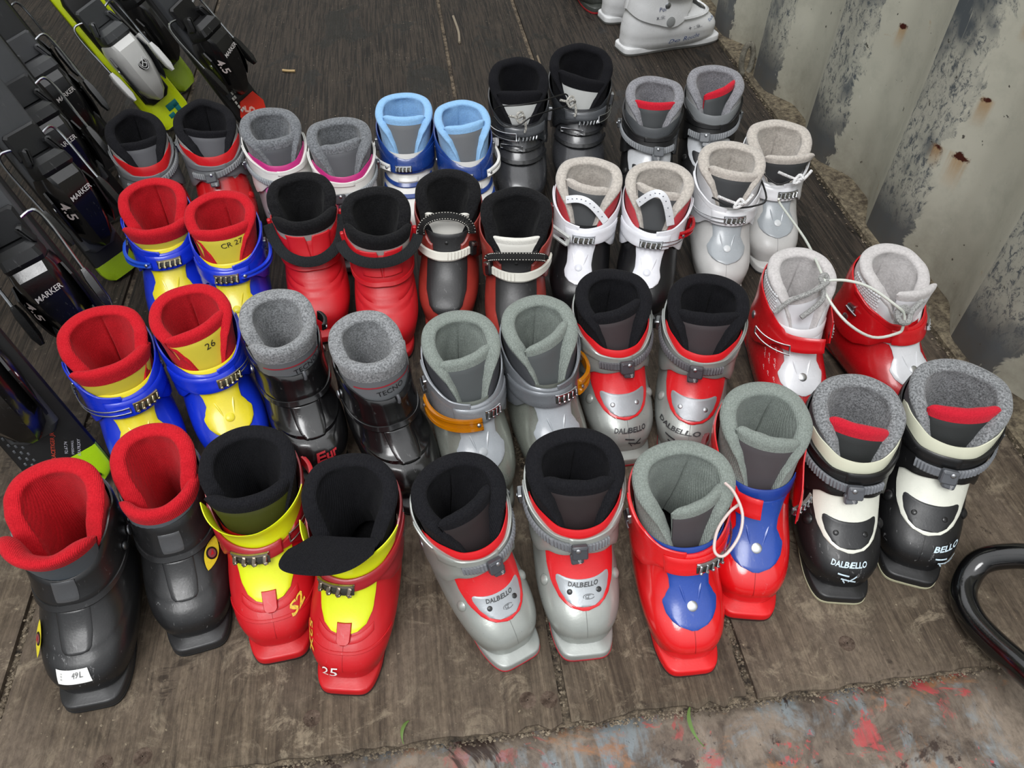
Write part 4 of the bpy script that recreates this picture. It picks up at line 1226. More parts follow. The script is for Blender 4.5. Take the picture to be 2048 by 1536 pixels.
random.seed(3)
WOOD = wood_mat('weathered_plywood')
mb = MB()
SILLY = .266
def board(x0, x1, y0, y1, z=0.0, seed=0, jag=True):
    rnd = random.Random(seed)
    n = max(8, int((x1 - x0) / .012))
    xs = lin(x0 + .0025, x1 - .0025, n)
    front = [(x, y0 + (rnd.random() - .5) * .005 + (-.006 if rnd.random() < .08 else 0)) for x in xs]
    m = max(8, int((y1 - y0) / .05))
    top = []
    k = len(mb.v)
    rows = []
    for i, (x, yf) in enumerate(front):
        rows.append([Vector((x, yf, z - .028)), Vector((x, yf - .001, z - .003)), Vector((x, yf + .003, z)), Vector((x, y1, z)), Vector((x, y1, z - .028))])
    mb.grid(rows)
    a = len(mb.v) - len(rows) * 5
    mb.f.append(tuple(a + j for j in range(5))); mb.f.append(tuple(a + (len(rows) - 1) * 5 + j for j in range(5)))
board(-1.52, -.448, SILLY, 3.2, 0, 1)
board(-.443, .0985, SILLY, 2.4, 0, 2)
board(.1020, .2855, SILLY + .001, 3.1, 0, 3)
board(.2905, .735, SILLY - .001, 2.6, 0, 4)
board(-.443, .0985, 2.405, 6.0, 0, 5)
board(-1.52, -.448, 3.205, 6.0, 0, 6)
board(.102, .2855, 3.105, 6.0, 0, 7)
board(.2905, .735, 2.605, 6.0, 0, 8)
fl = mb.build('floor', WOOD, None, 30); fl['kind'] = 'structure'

def dirt_mat(c0, c1, name='packed_dirt'):
    t = NT(name); g = t.n('ShaderNodeNewGeometry').outputs['Position']
    n = t.noise(g, 90, 6, .75); n2 = t.noise(g, 14, 3)
    b = t.mix(t.ramp(n, .38, .66), hx(c0), hx(c1)); b = t.mix(t.math('MULTIPLY', t.ramp(n2, .45, .65), .5), b, hx(c0))
    t.l(b, t.b.inputs['Base Color']); t.b.inputs['Roughness'].default_value = .95
    t.bump(n, .9, .004)
    return t.m
DIRT = dirt_mat('#2b241d', '#8b7c68')
mb = MB()
mb.add([(-1.56, .262, -.006), (.78, .262, -.006), (.78, 6, -.006), (-1.56, 6, -.006)], [(0, 1, 2, 3)])
u = mb.build('subfloor', DIRT); u['kind'] = 'structure'

# steel sill with many layers of chipped paint
t = NT('chipped_sill_paint')
g = t.n('ShaderNodeNewGeometry').outputs['Position']
n1 = t.noise(g, 16, 6, .7, .6)
b = t.mix(t.ramp(n1, .36, .62), hx('#4c4138'), hx('#8b7e70'))
b = t.mix(t.math('MULTIPLY', t.ramp(t.noise(t.mapping(g, (120, 60, 1)), 1.0, 5, .75), .48, .62), .38), b, hx('#352c26'))
sx = t.n('ShaderNodeSeparateXYZ'); t.l(g, sx.inputs[0])
strk = t.noise(t.mapping(g, (45, 9, 1)), 1.0, 5, .7, .6)
def patch(b, scale, off, lo, hi, col, k, st=None):
    v = t.n('ShaderNodeVectorMath', operation='ADD'); t.l(g, v.inputs[0]); v.inputs[1].default_value = (off, off * 2, 0)
    f = t.ramp(t.noise(v.outputs[0], scale, 6, .72, .5), lo, hi)
    if st is not None: f = t.math('MULTIPLY', f, st)
    return t.mix(t.math('MULTIPLY', f, k), b, hx(col))
mk_ = t.n('ShaderNodeMapRange'); mk_.inputs['From Min'].default_value = -.25; mk_.inputs['From Max'].default_value = .35; t.l(sx.outputs['X'], mk_.inputs['Value'])
b = patch(b, 15, 3.1, .48, .58, '#7d888d', .8, t.ramp(strk, .42, .58))
b = patch(b, 13, 7.7, .56, .64, '#9a6a44', .7)
b = patch(b, 18, 1.3, .570, .61, '#b04648', .85, t.math('MULTIPLY', mk_.outputs[0], t.ramp(strk, .36, .52)))
b = patch(b, 40, 5.3, .64, .67, '#c2504c', .8, mk_.outputs[0])
b = patch(b, 10, 11.9, .60, .63, '#30221c', .9)
b = patch(b, 60, 2.2, .66, .70, '#2a1c17', .9)
b = patch(b, 120, 8.2, .70, .73, '#a9a195', .7)
t.l(b, t.b.inputs['Base Color'])
t.l(t.math('ADD', .42, t.math('MULTIPLY', n1, .35)), t.b.inputs['Roughness'])
t.bump(t.math('ADD', n1, t.math('MULTIPLY', strk, .4)), .5, .003)
SILLM = t.m
mb = MB()
rows = []
for x in lin(-1.56, .86, 60):
    rows.append([Vector((x, y, z + .0015 * noise.noise(Vector((x * 9, y * 14, 0))))) for y, z in ((.30, -.016), (.258, -.015), (.246, -.010), (.235, -.0095), (.15, -.010), (.05, -.011), (-.05, -.012), (-.12, -.016), (-.125, -.12))])
mb.grid(rows)
sl = mb.build('trim_1', SILLM, None, 60); sl['kind'] = 'structure'
# grit packed into the joint between boards and sill, and in the board seams
rnd = random.Random(11)
mb = MB()
def pebble(x, y, z, r):
    k = len(mb.v)
    pts = []
    for a, e in [(i * PI / 2.5, .5 if i % 2 else -.3) for i in range(5)]:
        pts.append(Vector((x + r * math.cos(a) * rnd.uniform(.7, 1.3), y + r * math.sin(a) * rnd.uniform(.6, 1.2), z + r * e * .5)))
    pts += [Vector((x, y, z + r * .6)), Vector((x, y, z - r * .5))]
    fs = [(i, (i + 1) % 5, 5) for i in range(5)] + [((i + 1) % 5, i, 6) for i in range(5)]
    mb.add(pts, fs)
for _ in range(2600):
    x = rnd.uniform(-.55, .74)
    dens = noise.noise(Vector((x * 7, 2.2, 0)))
    if dens < rnd.uniform(-.5, .35): continue
    pebble(x, rnd.gauss(.2605, .0024), -.010 + rnd.random() * .006, rnd.uniform(.0006, .0018))
for sx_ in (.1, .288, -.4455):
    for _ in range(260): pebble(sx_ + rnd.gauss(0, .0022), rnd.uniform(.27, .75), -.004 + rnd.random() * .003, rnd.uniform(.0007, .0022))
for _ in range(420): pebble(rnd.gauss(.735, .004), rnd.uniform(.4, 1.66), .001, rnd.uniform(.0008, .0026))
for _ in range(300): pebble(rnd.uniform(-.5, .7), rnd.uniform(.28, 1.64), .0004, rnd.uniform(.0006, .0018))
gr = mb.build('grit', dirt_mat('#4c4135', '#a89a84', 'loose_grit'), None, 20)
tag(gr, 'loose grit and crumbs packed along the board joints and sill edge', 'grit', None, 'stuff')

# corrugated right wall
WX, YA, PITCHW = .752, 1.490, .278
t = NT('worn_container_paint')
g = t.n('ShaderNodeNewGeometry').outputs['Position']
sx = t.n('ShaderNodeSeparateXYZ'); t.l(g, sx.inputs[0])
Yc, Zc = sx.outputs['Y'], sx.outputs['Z']
base = t.mix(t.ramp(t.noise(g, 3.5, 4, .6), .35, .7), hx('#b9b8a9'), hx('#c9c7b8'))
base = t.mix(t.math('MULTIPLY', t.ramp(t.noise(g, 22, 5, .7), .48, .7), .35), base, hx('#989a8d'))
# grey-blue band rubbed onto the ridges nearest the room, ragged away from the door
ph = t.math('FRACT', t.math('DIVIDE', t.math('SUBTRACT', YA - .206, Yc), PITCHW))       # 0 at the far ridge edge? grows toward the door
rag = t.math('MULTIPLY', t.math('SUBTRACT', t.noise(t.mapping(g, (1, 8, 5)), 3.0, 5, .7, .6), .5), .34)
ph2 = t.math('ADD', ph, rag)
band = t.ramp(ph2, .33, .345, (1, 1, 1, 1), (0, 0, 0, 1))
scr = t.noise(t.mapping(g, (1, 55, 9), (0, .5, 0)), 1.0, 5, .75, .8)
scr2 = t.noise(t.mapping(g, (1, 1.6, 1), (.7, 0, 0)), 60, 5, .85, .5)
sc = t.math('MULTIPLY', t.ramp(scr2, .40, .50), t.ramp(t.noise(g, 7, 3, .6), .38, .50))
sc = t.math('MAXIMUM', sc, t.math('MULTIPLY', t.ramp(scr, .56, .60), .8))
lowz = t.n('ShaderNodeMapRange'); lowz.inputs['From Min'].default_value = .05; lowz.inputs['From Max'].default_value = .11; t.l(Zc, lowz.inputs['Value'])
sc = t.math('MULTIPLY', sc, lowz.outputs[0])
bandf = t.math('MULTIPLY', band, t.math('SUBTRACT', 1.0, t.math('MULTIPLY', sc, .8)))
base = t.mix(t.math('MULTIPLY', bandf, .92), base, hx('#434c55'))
# light scratches, dark chips, rust spots and runs
w1 = t.noise(t.mapping(g, (1, 14, 3.2), (.6, 0, 0)), 2.0, 3, .6, 3.0)
base = t.mix(t.math('MULTIPLY', t.math('MULTIPLY', t.ramp(w1, .500, .506), t.ramp(w1, .520, .508)), .0), base, hx('#c9c7bb'))
chips = t.noise(g, 60, 3, .6, .3)
base = t.mix(t.math('MULTIPLY', t.ramp(chips, .70, .715), .9), base, hx('#3a3833'))
chips2 = t.noise(t.mapping(g, (1, 30, 12), (.5, 0, 0)), 1.6, 3, .6, .6)
base = t.mix(t.math('MULTIPLY', t.ramp(chips2, .70, .72), .8), base, hx('#c4c2b6'))
ru = t.noise(t.mapping(g, (1, 1, 1)), 9.0, 6, .7, .3)
base = t.mix(t.math('MULTIPLY', t.ramp(ru, .655, .70), .6), base, hx('#a88a5c'))
base = t.mix(t.ramp(ru, .700, .712), base, hx('#552a16'))
# three rusted-through knocks with brown runs below them
for cy, cz, rr in ((.894, .197, .016), (.926, .196, .010), (.895, .281, .012), (1.150, .275, .011), (.889, .383, .007)):
    dy = t.math('SUBTRACT', Yc, cy); dz = t.math('SUBTRACT', Zc, cz)
    d2 = t.math('SQRT', t.math('ADD', t.math('MULTIPLY', dy, dy), t.math('MULTIPLY', t.math('MULTIPLY', dz, dz), 3.0)))
    dn = t.math('ADD', d2, t.math('MULTIPLY', t.math('SUBTRACT', t.noise(g, 75, 5, .75), .5), rr * 2.6))
    core = t.ramp(dn, rr * .52, rr * .60, (1, 1, 1, 1), (0, 0, 0, 1))
    run = t.math('MULTIPLY', t.ramp(t.math('ABSOLUTE', t.math('ADD', dy, t.math('MULTIPLY', t.math('SUBTRACT', t.noise(t.mapping(g, (1, 160, 8)), 1.0, 3, .6), .5), rr * 1.6))), rr * .35, rr * .95, (1, 1, 1, 1), (0, 0, 0, 1)),
                 t.math('MULTIPLY', t.ramp(dz, 0.0, .001, (1, 1, 1, 1), (0, 0, 0, 1)), t.ramp(t.math('MULTIPLY', dz, -1.0), rr * .5, rr * 3.4, (1, 1, 1, 1), (0, 0, 0, 1))))
    base = t.mix(t.math('MULTIPLY', run, .6), base, hx('#a9792f'))
    base = t.mix(core, base, hx('#43180d'))
# grime low down
gm = t.n('ShaderNodeMapRange'); gm.inputs['From Min'].default_value = .16; gm.inputs['From Max'].default_value = 0; t.l(Zc, gm.inputs['Value'])
base = t.mix(t.math('MULTIPLY', t.math('MULTIPLY', gm.outputs[0], t.noise(g, 30, 5, .7)), .85), base, hx('#5c5040'))
t.l(base, t.b.inputs['Base Color'])
t.l(t.math('ADD', .45, t.math('MULTIPLY', t.noise(g, 12, 4), .25)), t.b.inputs['Roughness'])
t.b.inputs['Specular IOR Level'].default_value = .35
t.bump(t.math('ADD', t.noise(g, 6, 2), t.math('MULTIPLY', bandf, -.05)), .25, .01)
WALLM = t.m
def corrugated(name, wx, sgn, y_start, y_end, H, mat):
    prof = []
    k = -4
    y = []
    A = YA + 30 * PITCHW
    while A > y_start - PITCHW:
        for dy, dx in ((0, 0), (-.068, .036), (-.138, .036), (-.206, 0)):
            prof.append((A + dy, dx))
        A -= PITCHW
    prof = [(a, d) for a, d in prof if y_start <= a <= y_end]
    # rounded folds
    pts = []
    for i, (a, d) in enumerate(prof):
        if 0 < i < len(prof) - 1:
            pa, pd = prof[i - 1]; na, nd = prof[i + 1]
            r = .011
            l1 = math.hypot(pa - a, pd - d); l2 = math.hypot(na - a, nd - d)
            p0 = (a + (pa - a) * r / l1, d + (pd - d) * r / l1); p2 = (a + (na - a) * r / l2, d + (nd - d) * r / l2)
            for q in (0, .33, .67, 1):
                pts.append(tuple((1 - q) ** 2 * p0[k] + 2 * q * (1 - q) * (a, d)[k] + q * q * p2[k] for k in (0, 1)))
        else: pts.append((a, d))
    m = MB()
    zs = [-.03, .02, .3, .6, 1.0, 1.5, H]
    m.grid([[Vector((wx + sgn * d, a, z)) for z in zs] for a, d in pts])
    o = m.build(name, mat, None, 60); o['kind'] = 'structure'
    return o
corrugated('wall_right', WX, 1, -.02, 6.0, 2.36, WALLM)
corrugated('wall_left', -1.578, -1, -.02, 6.0, 2.36, WALLM)
m = MB(); m.add([(-1.6, 6, -.03), (.8, 6, -.03), (.8, 6, 2.36), (-1.6, 6, 2.36)], [(0, 1, 2, 3)]); o = m.build('wall_back', WALLM); o['kind'] = 'structure'
# dirty steel rail between the boards and the wall
m = MB()
rows = []
for y in lin(.24, 6, 160):
    nz = .002 * noise.noise(Vector((0, y * 11, 0)))
    rows.append([Vector((.7365 + nz, y, -.02)), Vector((.7370 + nz, y, .005)), Vector((.741 + nz, y, .0075)), Vector((.746 + nz, y, .0045)), Vector((.765, y, .006)), Vector((.800, y, .009))])
m.grid(rows); o = m.build('trim_2', dirt_mat('#3d3429', '#8d826b', 'dusty_rail')); o['kind'] = 'structure'
m = MB(); m.grid([[Vector((-1.528, y, -.02)), Vector((-1.528, y, .006)), Vector((-1.62, y, .009))] for y in lin(.24, 6, 20)]); o = m.build('trim_3', dirt_mat('#5f5342', '#8d836e', 'dusty_rail')); o['kind'] = 'structure'
# yard outside the container door
m = MB(); m.add([(-6, -6, -.45), (6, -6, -.45), (6, -.12, -.45), (-6, -.12, -.45)], [(0, 1, 2, 3)]); o = m.build('ground', dirt_mat('#4f4a43', '#7b756b', 'gravel_yard')); o['kind'] = 'structure'

# screws in the boards
for x, y in ((.0650, .2900), (.086, .288), (-.145, .30), (.405, .305), (-.30, .285), (-.335, .283), (.60, .62)):
    m = MB(); m.disc(Matrix.Translation((x, y, -.0006)), .0085, .0010, 18, .1)
    m.box(Matrix.Translation((x, y, .0008)), .0055, .0012, .0006, .1); m.box(Matrix.Translation((x, y, .0008)), .0012, .0055, .0006, .1)
    s_ = m.build('screw_head', dirt_mat('#3a2c22', '#77675a', 'rusty_screw'), fl, 30)
# loose lashing ring on the far wall foot
m = MB()
m.tube([Vector((.742 + .012 * math.sin(a), 1.585 + .012 * math.cos(a) * .4, .030 + .032 * math.cos(a))) for a in lin(0, 2 * PI, 25)], .0062, 10)
o = m.build('lashing_ring', dirt_mat('#5a564c', '#8f8b7e', 'old_painted_steel')); tag(o, 'old steel lashing ring at the foot of the corrugated wall', 'ring')

# ------------------------------------------------------------------ black tube handle lying on the boards
tp = [(.640, .305, .075), (.615, .343, .060), (.593, .358, .045), (.573, .362, .030), (.556, .350, .018), (.543, .331, .0155), (.538, .305, .018), (.538, .276, .028), (.540, .240, .045), (.544, .202, .060), (.55, .15, .085)]
def smooth(pts, n=6):
    pts = [Vector(p) for p in pts]; out = []
    for i in range(len(pts) - 1):
        p0 = pts[max(i - 1, 0)]; p1 = pts[i]; p2 = pts[i + 1]; p3 = pts[min(i + 2, len(pts) - 1)]
        for k in range(n):
            q = k / n
            out.append(.5 * (2 * p1 + (p2 - p0) * q + (2 * p0 - 5 * p1 + 4 * p2 - p3) * q * q + (3 * p1 - p0 - 3 * p2 + p3) * q ** 3))
    return out + [pts[-1]]
m = MB(); m.tube(smooth(tp), .0138, 20)
o = m.build('tube_handle', plastic('#0c0c0d', .12, .25, .6)); tag(o, 'glossy black bent steel tube at the right edge of the boards', 'tube')

# ------------------------------------------------------------------ bits lying on the boards
def leaf(x, y, a, L, col, name, label, cat):
    m = MB(); rows = []
    for q in lin(0, 1, 9):
        w = .0016 * math.sin(PI * min(.97, q + .08)) + .0003
        c = Vector((x + math.cos(a + q * .7) * L * q, y + math.sin(a + q * .7) * L * q, .0016 + .003 * math.sin(q * 3)))
        s_ = Vector((-math.sin(a + q * .7), math.cos(a + q * .7), .3)) * w
        rows.append([c - s_, c + Vector((0, 0, .0004)), c + s_])
    m.grid(rows); o = m.build(name, plastic(col, .6)); tag(o, label, cat)
leaf(.222, .262, -2.2, .038, '#5c7a38', 'grass_blade', 'green blade of grass on the sill below the glossy red boot', 'grass')
leaf(-.052, .285, .6 + PI, .022, '#5f7a3a', 'grass_blade', 'green leaf scrap on the boards near the sill, bottom centre', 'grass')
def straw(pts, r, col, label, name='straw'):
    m = MB(); m.tube(smooth(pts, 4), r, 6); o = m.build(name, plastic(col, .7)); tag(o, label, 'straw')
straw([(-.414, .405, .002), (-.408, .43, .002), (-.400, .462, .003)], .0014, '#8f7c5c', 'pale straw on the boards left of the boot with the price sticker')
straw([(-.262, 1.700, .003), (-.25, 1.696, .003), (-.235, 1.694, .003)], .0028, '#b59a6c', 'pale wood splinter on the dark wet boards, top left of centre')
straw([(.300, 1.71, .003), (.297, 1.60, .004), (.282, 1.53, .003), (.262, 1.46, .003)], .0022, '#7d6f5c', 'long thin twig on the wet boards behind the tall black-lined boots', 'twig')
straw([(.13, 1.95, .003), (.135, 1.86, .003), (.132, 1.80, .003)], .0030, '#8c8170', 'short pale twig on the wet boards at the top centre', 'twig')
# ------------------------------------------------------------------ white boots by the wall
def style_white(b):
    sp = b.sp
    b.sole(); b.lower(); b.footbed(); b.liner(); b.tongue()
    wh = plastic(sp['cuff'], .25, .25, .3)
    b.plate('instep_window', plastic('#3b3d3f', .4), [(3.2, .006), (3.4, .016), (4.2, .024), (5.6, .031), (7.2, .034)], .0004, .0014, 12, n=18)
    b.cuff(sp['cuff'], wrapv([(0, 9.0), (60, 10.2), (90, 11), (130, 12), (180, 12.4)]), wrapv([(0, 6.6), (40, 6.0), (70, 4.3), (95, 2.1), (120, 2.6), (180, 3.8)]), mat=wh)
    b.band('toe_strap', wh, -1.5, 1.5, 3.0, 3.5, .0030, .0030, 34, 3)
    mb = MB(); mb.tube([b.S.Q(th, 3.25, .0075) for th in lin(-.9, -.2, 8)], .0034, 8); ob = b.mb(mb, 'toe_buckle', plastic('#D8D6C4', .3))
    for v in (7.2, 9.2):
        ob = b.lever(1.75, .5, v, plastic('#E8E6D8', .3, .2), .007, 1.1)
        mb = MB(); mb.tube([b.S.Q(th, v + .35, .0125) for th in lin(1.6, .9, 8)], .0022, 8); b.mb(mb, 'buckle_insert', plastic('#2433B0', .25), ob)
    b.disc('pivot_cap', plastic('#8d8f8f', .4), 1.72, 2.95, .0058, .0085, .0016)
    if sp.get('print'):
        for (tx, th, v, s_, col) in (('De Rouche', 1.45, .95, .0125, '#2E4C8C'), ('+ :.:iii..', 1.30, 1.85, .012, '#4a4e58'), ('x.:ii:', 1.95, 3.7, .010, '#4a4e58'), ('Poi', 1.9, 4.9, .010, '#3b4a78'), ('De Ro', .62, 2.2, .009, '#2E5C9C')):
            b.text('marker_writing', tx, ink(col, .3), th, v, s_, .0012 if v < 2.9 else .0075, .12, b.lower_ob, 1.0, 0)
P[41] = (.610, 1.750, -75.4, 1.20); P[42] = (.606, 1.917, -80, 1.18); P[43] = (.485, 2.050, -172, 1.1)
for i, lab, c, kw in ((41, 'large white boot in side view by the wall, dark marker writing on its flank', '#E6E7E8', dict(print=1)),
                      (42, 'large white boot half hidden behind the marker-written one by the wall', '#E2E3E4', {}),
                      (43, 'dark grey boot with red sole edge, cut off at the top beside the white ones', '#3f423e', {})):
    B[i] = boot(i, style_white, label=lab, group='larger boots standing at the back by the wall', sole=c if i < 43 else '#3f423e', tread='#6b6b68' if i < 43 else '#B92A30', shell=c, cuff=c, rough=.28, worn=.2,
        liner=BLK_L, tongue_col='#55585a', crease=9, **kw)

# ------------------------------------------------------------------ ties and cords
def cord(name, pts, r, mat, label, cat, n=8, sm=5):
    m = MB(); m.tube(smooth(pts, sm), r, n); o = m.build(name, mat); tag(o, label, cat); return o
def W(i, p):
    """a point given in the frame of boot i, in the room"""
    x, y, yaw, s_ = P[i]; a = math.radians(yaw); c, si = math.cos(a), math.sin(a)
    return Vector((x + s_ * (c * p[0] - si * p[1]), y + s_ * (si * p[0] + c * p[1]), s_ * p[2]))
tie = plastic('#D9DAD0', .3, .1); tie.node_tree.nodes['Principled BSDF'].inputs['Subsurface Weight'].default_value = .1
k19 = Vector((.4908, .689, .165)); k20 = Vector((.578, .638, .140)); k30 = Vector((.5274, .9026, .130))
cord('zip_tie', [k30 + Vector((-.004, .004, .008)), k30, Vector((.512, .792, .152)), k19 + Vector((0, .02, .006)), k19], .0017, tie, 'straight pale zip tie from the white-silver boot down to the knot on the red one', 'zip tie')
cord('zip_tie', [k19, Vector((.512, .679, .172)), Vector((.5378, .6647, .170)), Vector((.5646, .6417, .158)), k20 + Vector((0, 0, .006)), k20 + Vector((.002, -.006, -.010)), Vector((.5752, .6300, .122)), Vector((.541, .6270, .122)), Vector((.5061, .6400, .140)), Vector((.4891, .6743, .157)), k19 + Vector((0, 0, .003))], .0018, tie, 'looped pale zip tie joining the two red and white boots', 'zip tie')
gc = fabric('#9a9a98', .3)
cord('knotted_cord', [(.4291, .6717, .135), (.4452, .6741, .150), (.4644, .6732, .160), (.4808, .6776, .165), k19 + Vector((.003, -.003, 0)), k19 + Vector((.002, .004, .006)), k19 + Vector((-.005, .002, .004)), k19 + Vector((-.003, -.005, -.002)), (.4830, .668, .152), (.4583, .6597, .134)], .0032, gc,
     'grey striped cord knotted across the tongue of the open red boot', 'cord')
cord('knotted_cord', [(.6090, .6543, .150), (.5922, .6433, .147), k20 + Vector((.010, .002, .002)), k20 + Vector((.004, .008, .010)), k20 + Vector((-.008, .003, .008)), k20 + Vector((-.006, -.006, 0)), k20 + Vector((.006, -.006, -.002)), k20 + Vector((.009, .003, .004)), k20 + Vector((-.002, .004, .008)), k20 + Vector((-.006, -.002, -.006))], .0036, gc,
     'grey striped cord tied in a thick knot on the red boot nearest the wall', 'cord')
ltie = plastic('#D8C4BE', .3, .1)
cord('zip_tie', [(.2705, .4087, .165), (.2755, .3969, .165), (.2790, .3776, .157), (.2726, .3610, .145), (.2577, .3500, .132), (.2500, .3560, .132), (.2560, .3720, .141), (.2693, .3843, .150), (.2809, .391, .152), (.288, .400, .140)], .0015, ltie,
     'pinkish zip tie loop between the two glossy red boots with blue insteps', 'zip tie')
blk = plastic('#121213', .4)
p37 = W(37, (-.030, .020, .150)); p38 = W(38, (.028, .024, .146))
cord('elastic_cord', [W(37, (.040, .014, .142)), W(37, (.030, .032, .156)), W(37, (0, .036, .160)), p37 + Vector((.004, 0, .008)), p38, p38 + Vector((0, -.012, -.014)), p37.lerp(p38, .4) + Vector((0, -.012, -.010)), W(37, (-.016, .036, .140)), W(37, (.004, .046, .132)), W(37, (.028, .042, .128)), W(37, (.042, .022, .134))], .0013, blk,
     'thin black elastic cord looped between the two tall black-lined boots', 'cord')
for i, x0, lab in ((37, .004, 'small striped cord knot on the tongue of the left tall black-lined boot'), (38, .022, 'striped cord knot hanging on the right tall black-lined boot')):
    c = W(i, (x0, .030, .136))
    cord('cord_knot', [c + Vector((-.016, 0, .004)), c, c + Vector((.006, -.006, .006)), c + Vector((.010, 0, -.002)), c + Vector((.002, -.004, -.008)), c + Vector((-.004, -.002, .003)), c + Vector((.006, .002, .008)), c + Vector((.012, -.004, -.014)), c + Vector((.010, -.006, -.024))], .0021, fabric('#b5b3ac', .5), lab, 'cord')
cord('elastic_cord', [W(29, (.030, .016, .132)), W(29, (0, .034, .128)), W(29, (-.034, .030, .130)), W(29, (-.05, .02, .138)), W(30, (.036, .012, .136)), W(30, (.010, .036, .126)), W(30, (-.016, .030, .134))], .0014, blk, 'thin black cord stretched between the two white and silver boots', 'cord')
wc = fabric('#E3E3E3', .25)
for i, x0, lab in ((29, -.006, 'white cord knotted in front of the left white-silver boot tongue'), (30, -.020, 'white cord knotted at the right edge of the rear white-silver boot')):
    c = W(i, (x0, .030, .132))
    cord('cord_knot', [c + Vector((-.030, .004, .012)), c + Vector((-.016, .002, .006)), c, c + Vector((.007, -.006, .004)), c + Vector((.004, .002, .006)), c + Vector((-.006, -.006, -.003)), c + Vector((.010, -.002, 0)), c + Vector((.024, .006, .010))], .0023, wc, lab, 'cord')

# ------------------------------------------------------------------ skis leaning at the left
def loft(m, secs, M):
    """secs: (y, half width at base, half width at top, z0, z1) rounded trapezoids along Y"""
    rows = []
    for y, wb, wt, z0, z1 in secs:
        h = z1 - z0; r = []
        for x, z in ((-wb, 0), (-wb, .25), (-(wb * .55 + wt * .45), .72), (-wt, .93), (-wt * .82, 1), (wt * .82, 1), (wt, .93), ((wb * .55 + wt * .45), .72), (wb, .25), (wb, 0)):
            r.append(M @ Vector((x, y, z0 + h * z)))
        rows.append(r)
    k = m.grid(rows, False, True)
    m.f.append(tuple(k + i for i in range(10))); m.f.append(tuple(k + (len(rows) - 1) * 10 + i for i in range(10)))
I4 = Matrix.Identity(4)
def T(x, y, z): return Matrix.Translation((x, y, z))
def mtext(txt, M, size, mat, parent, name='lettering', bold=0.0, aspect=1.0, shear=.15):
    vs, fs = text_geo(txt, bold)
    return mk(name, [M @ Vector(((x + shear * y) * size * aspect, y * size, 0)) for x, y in vs], fs, mat, parent, 60)
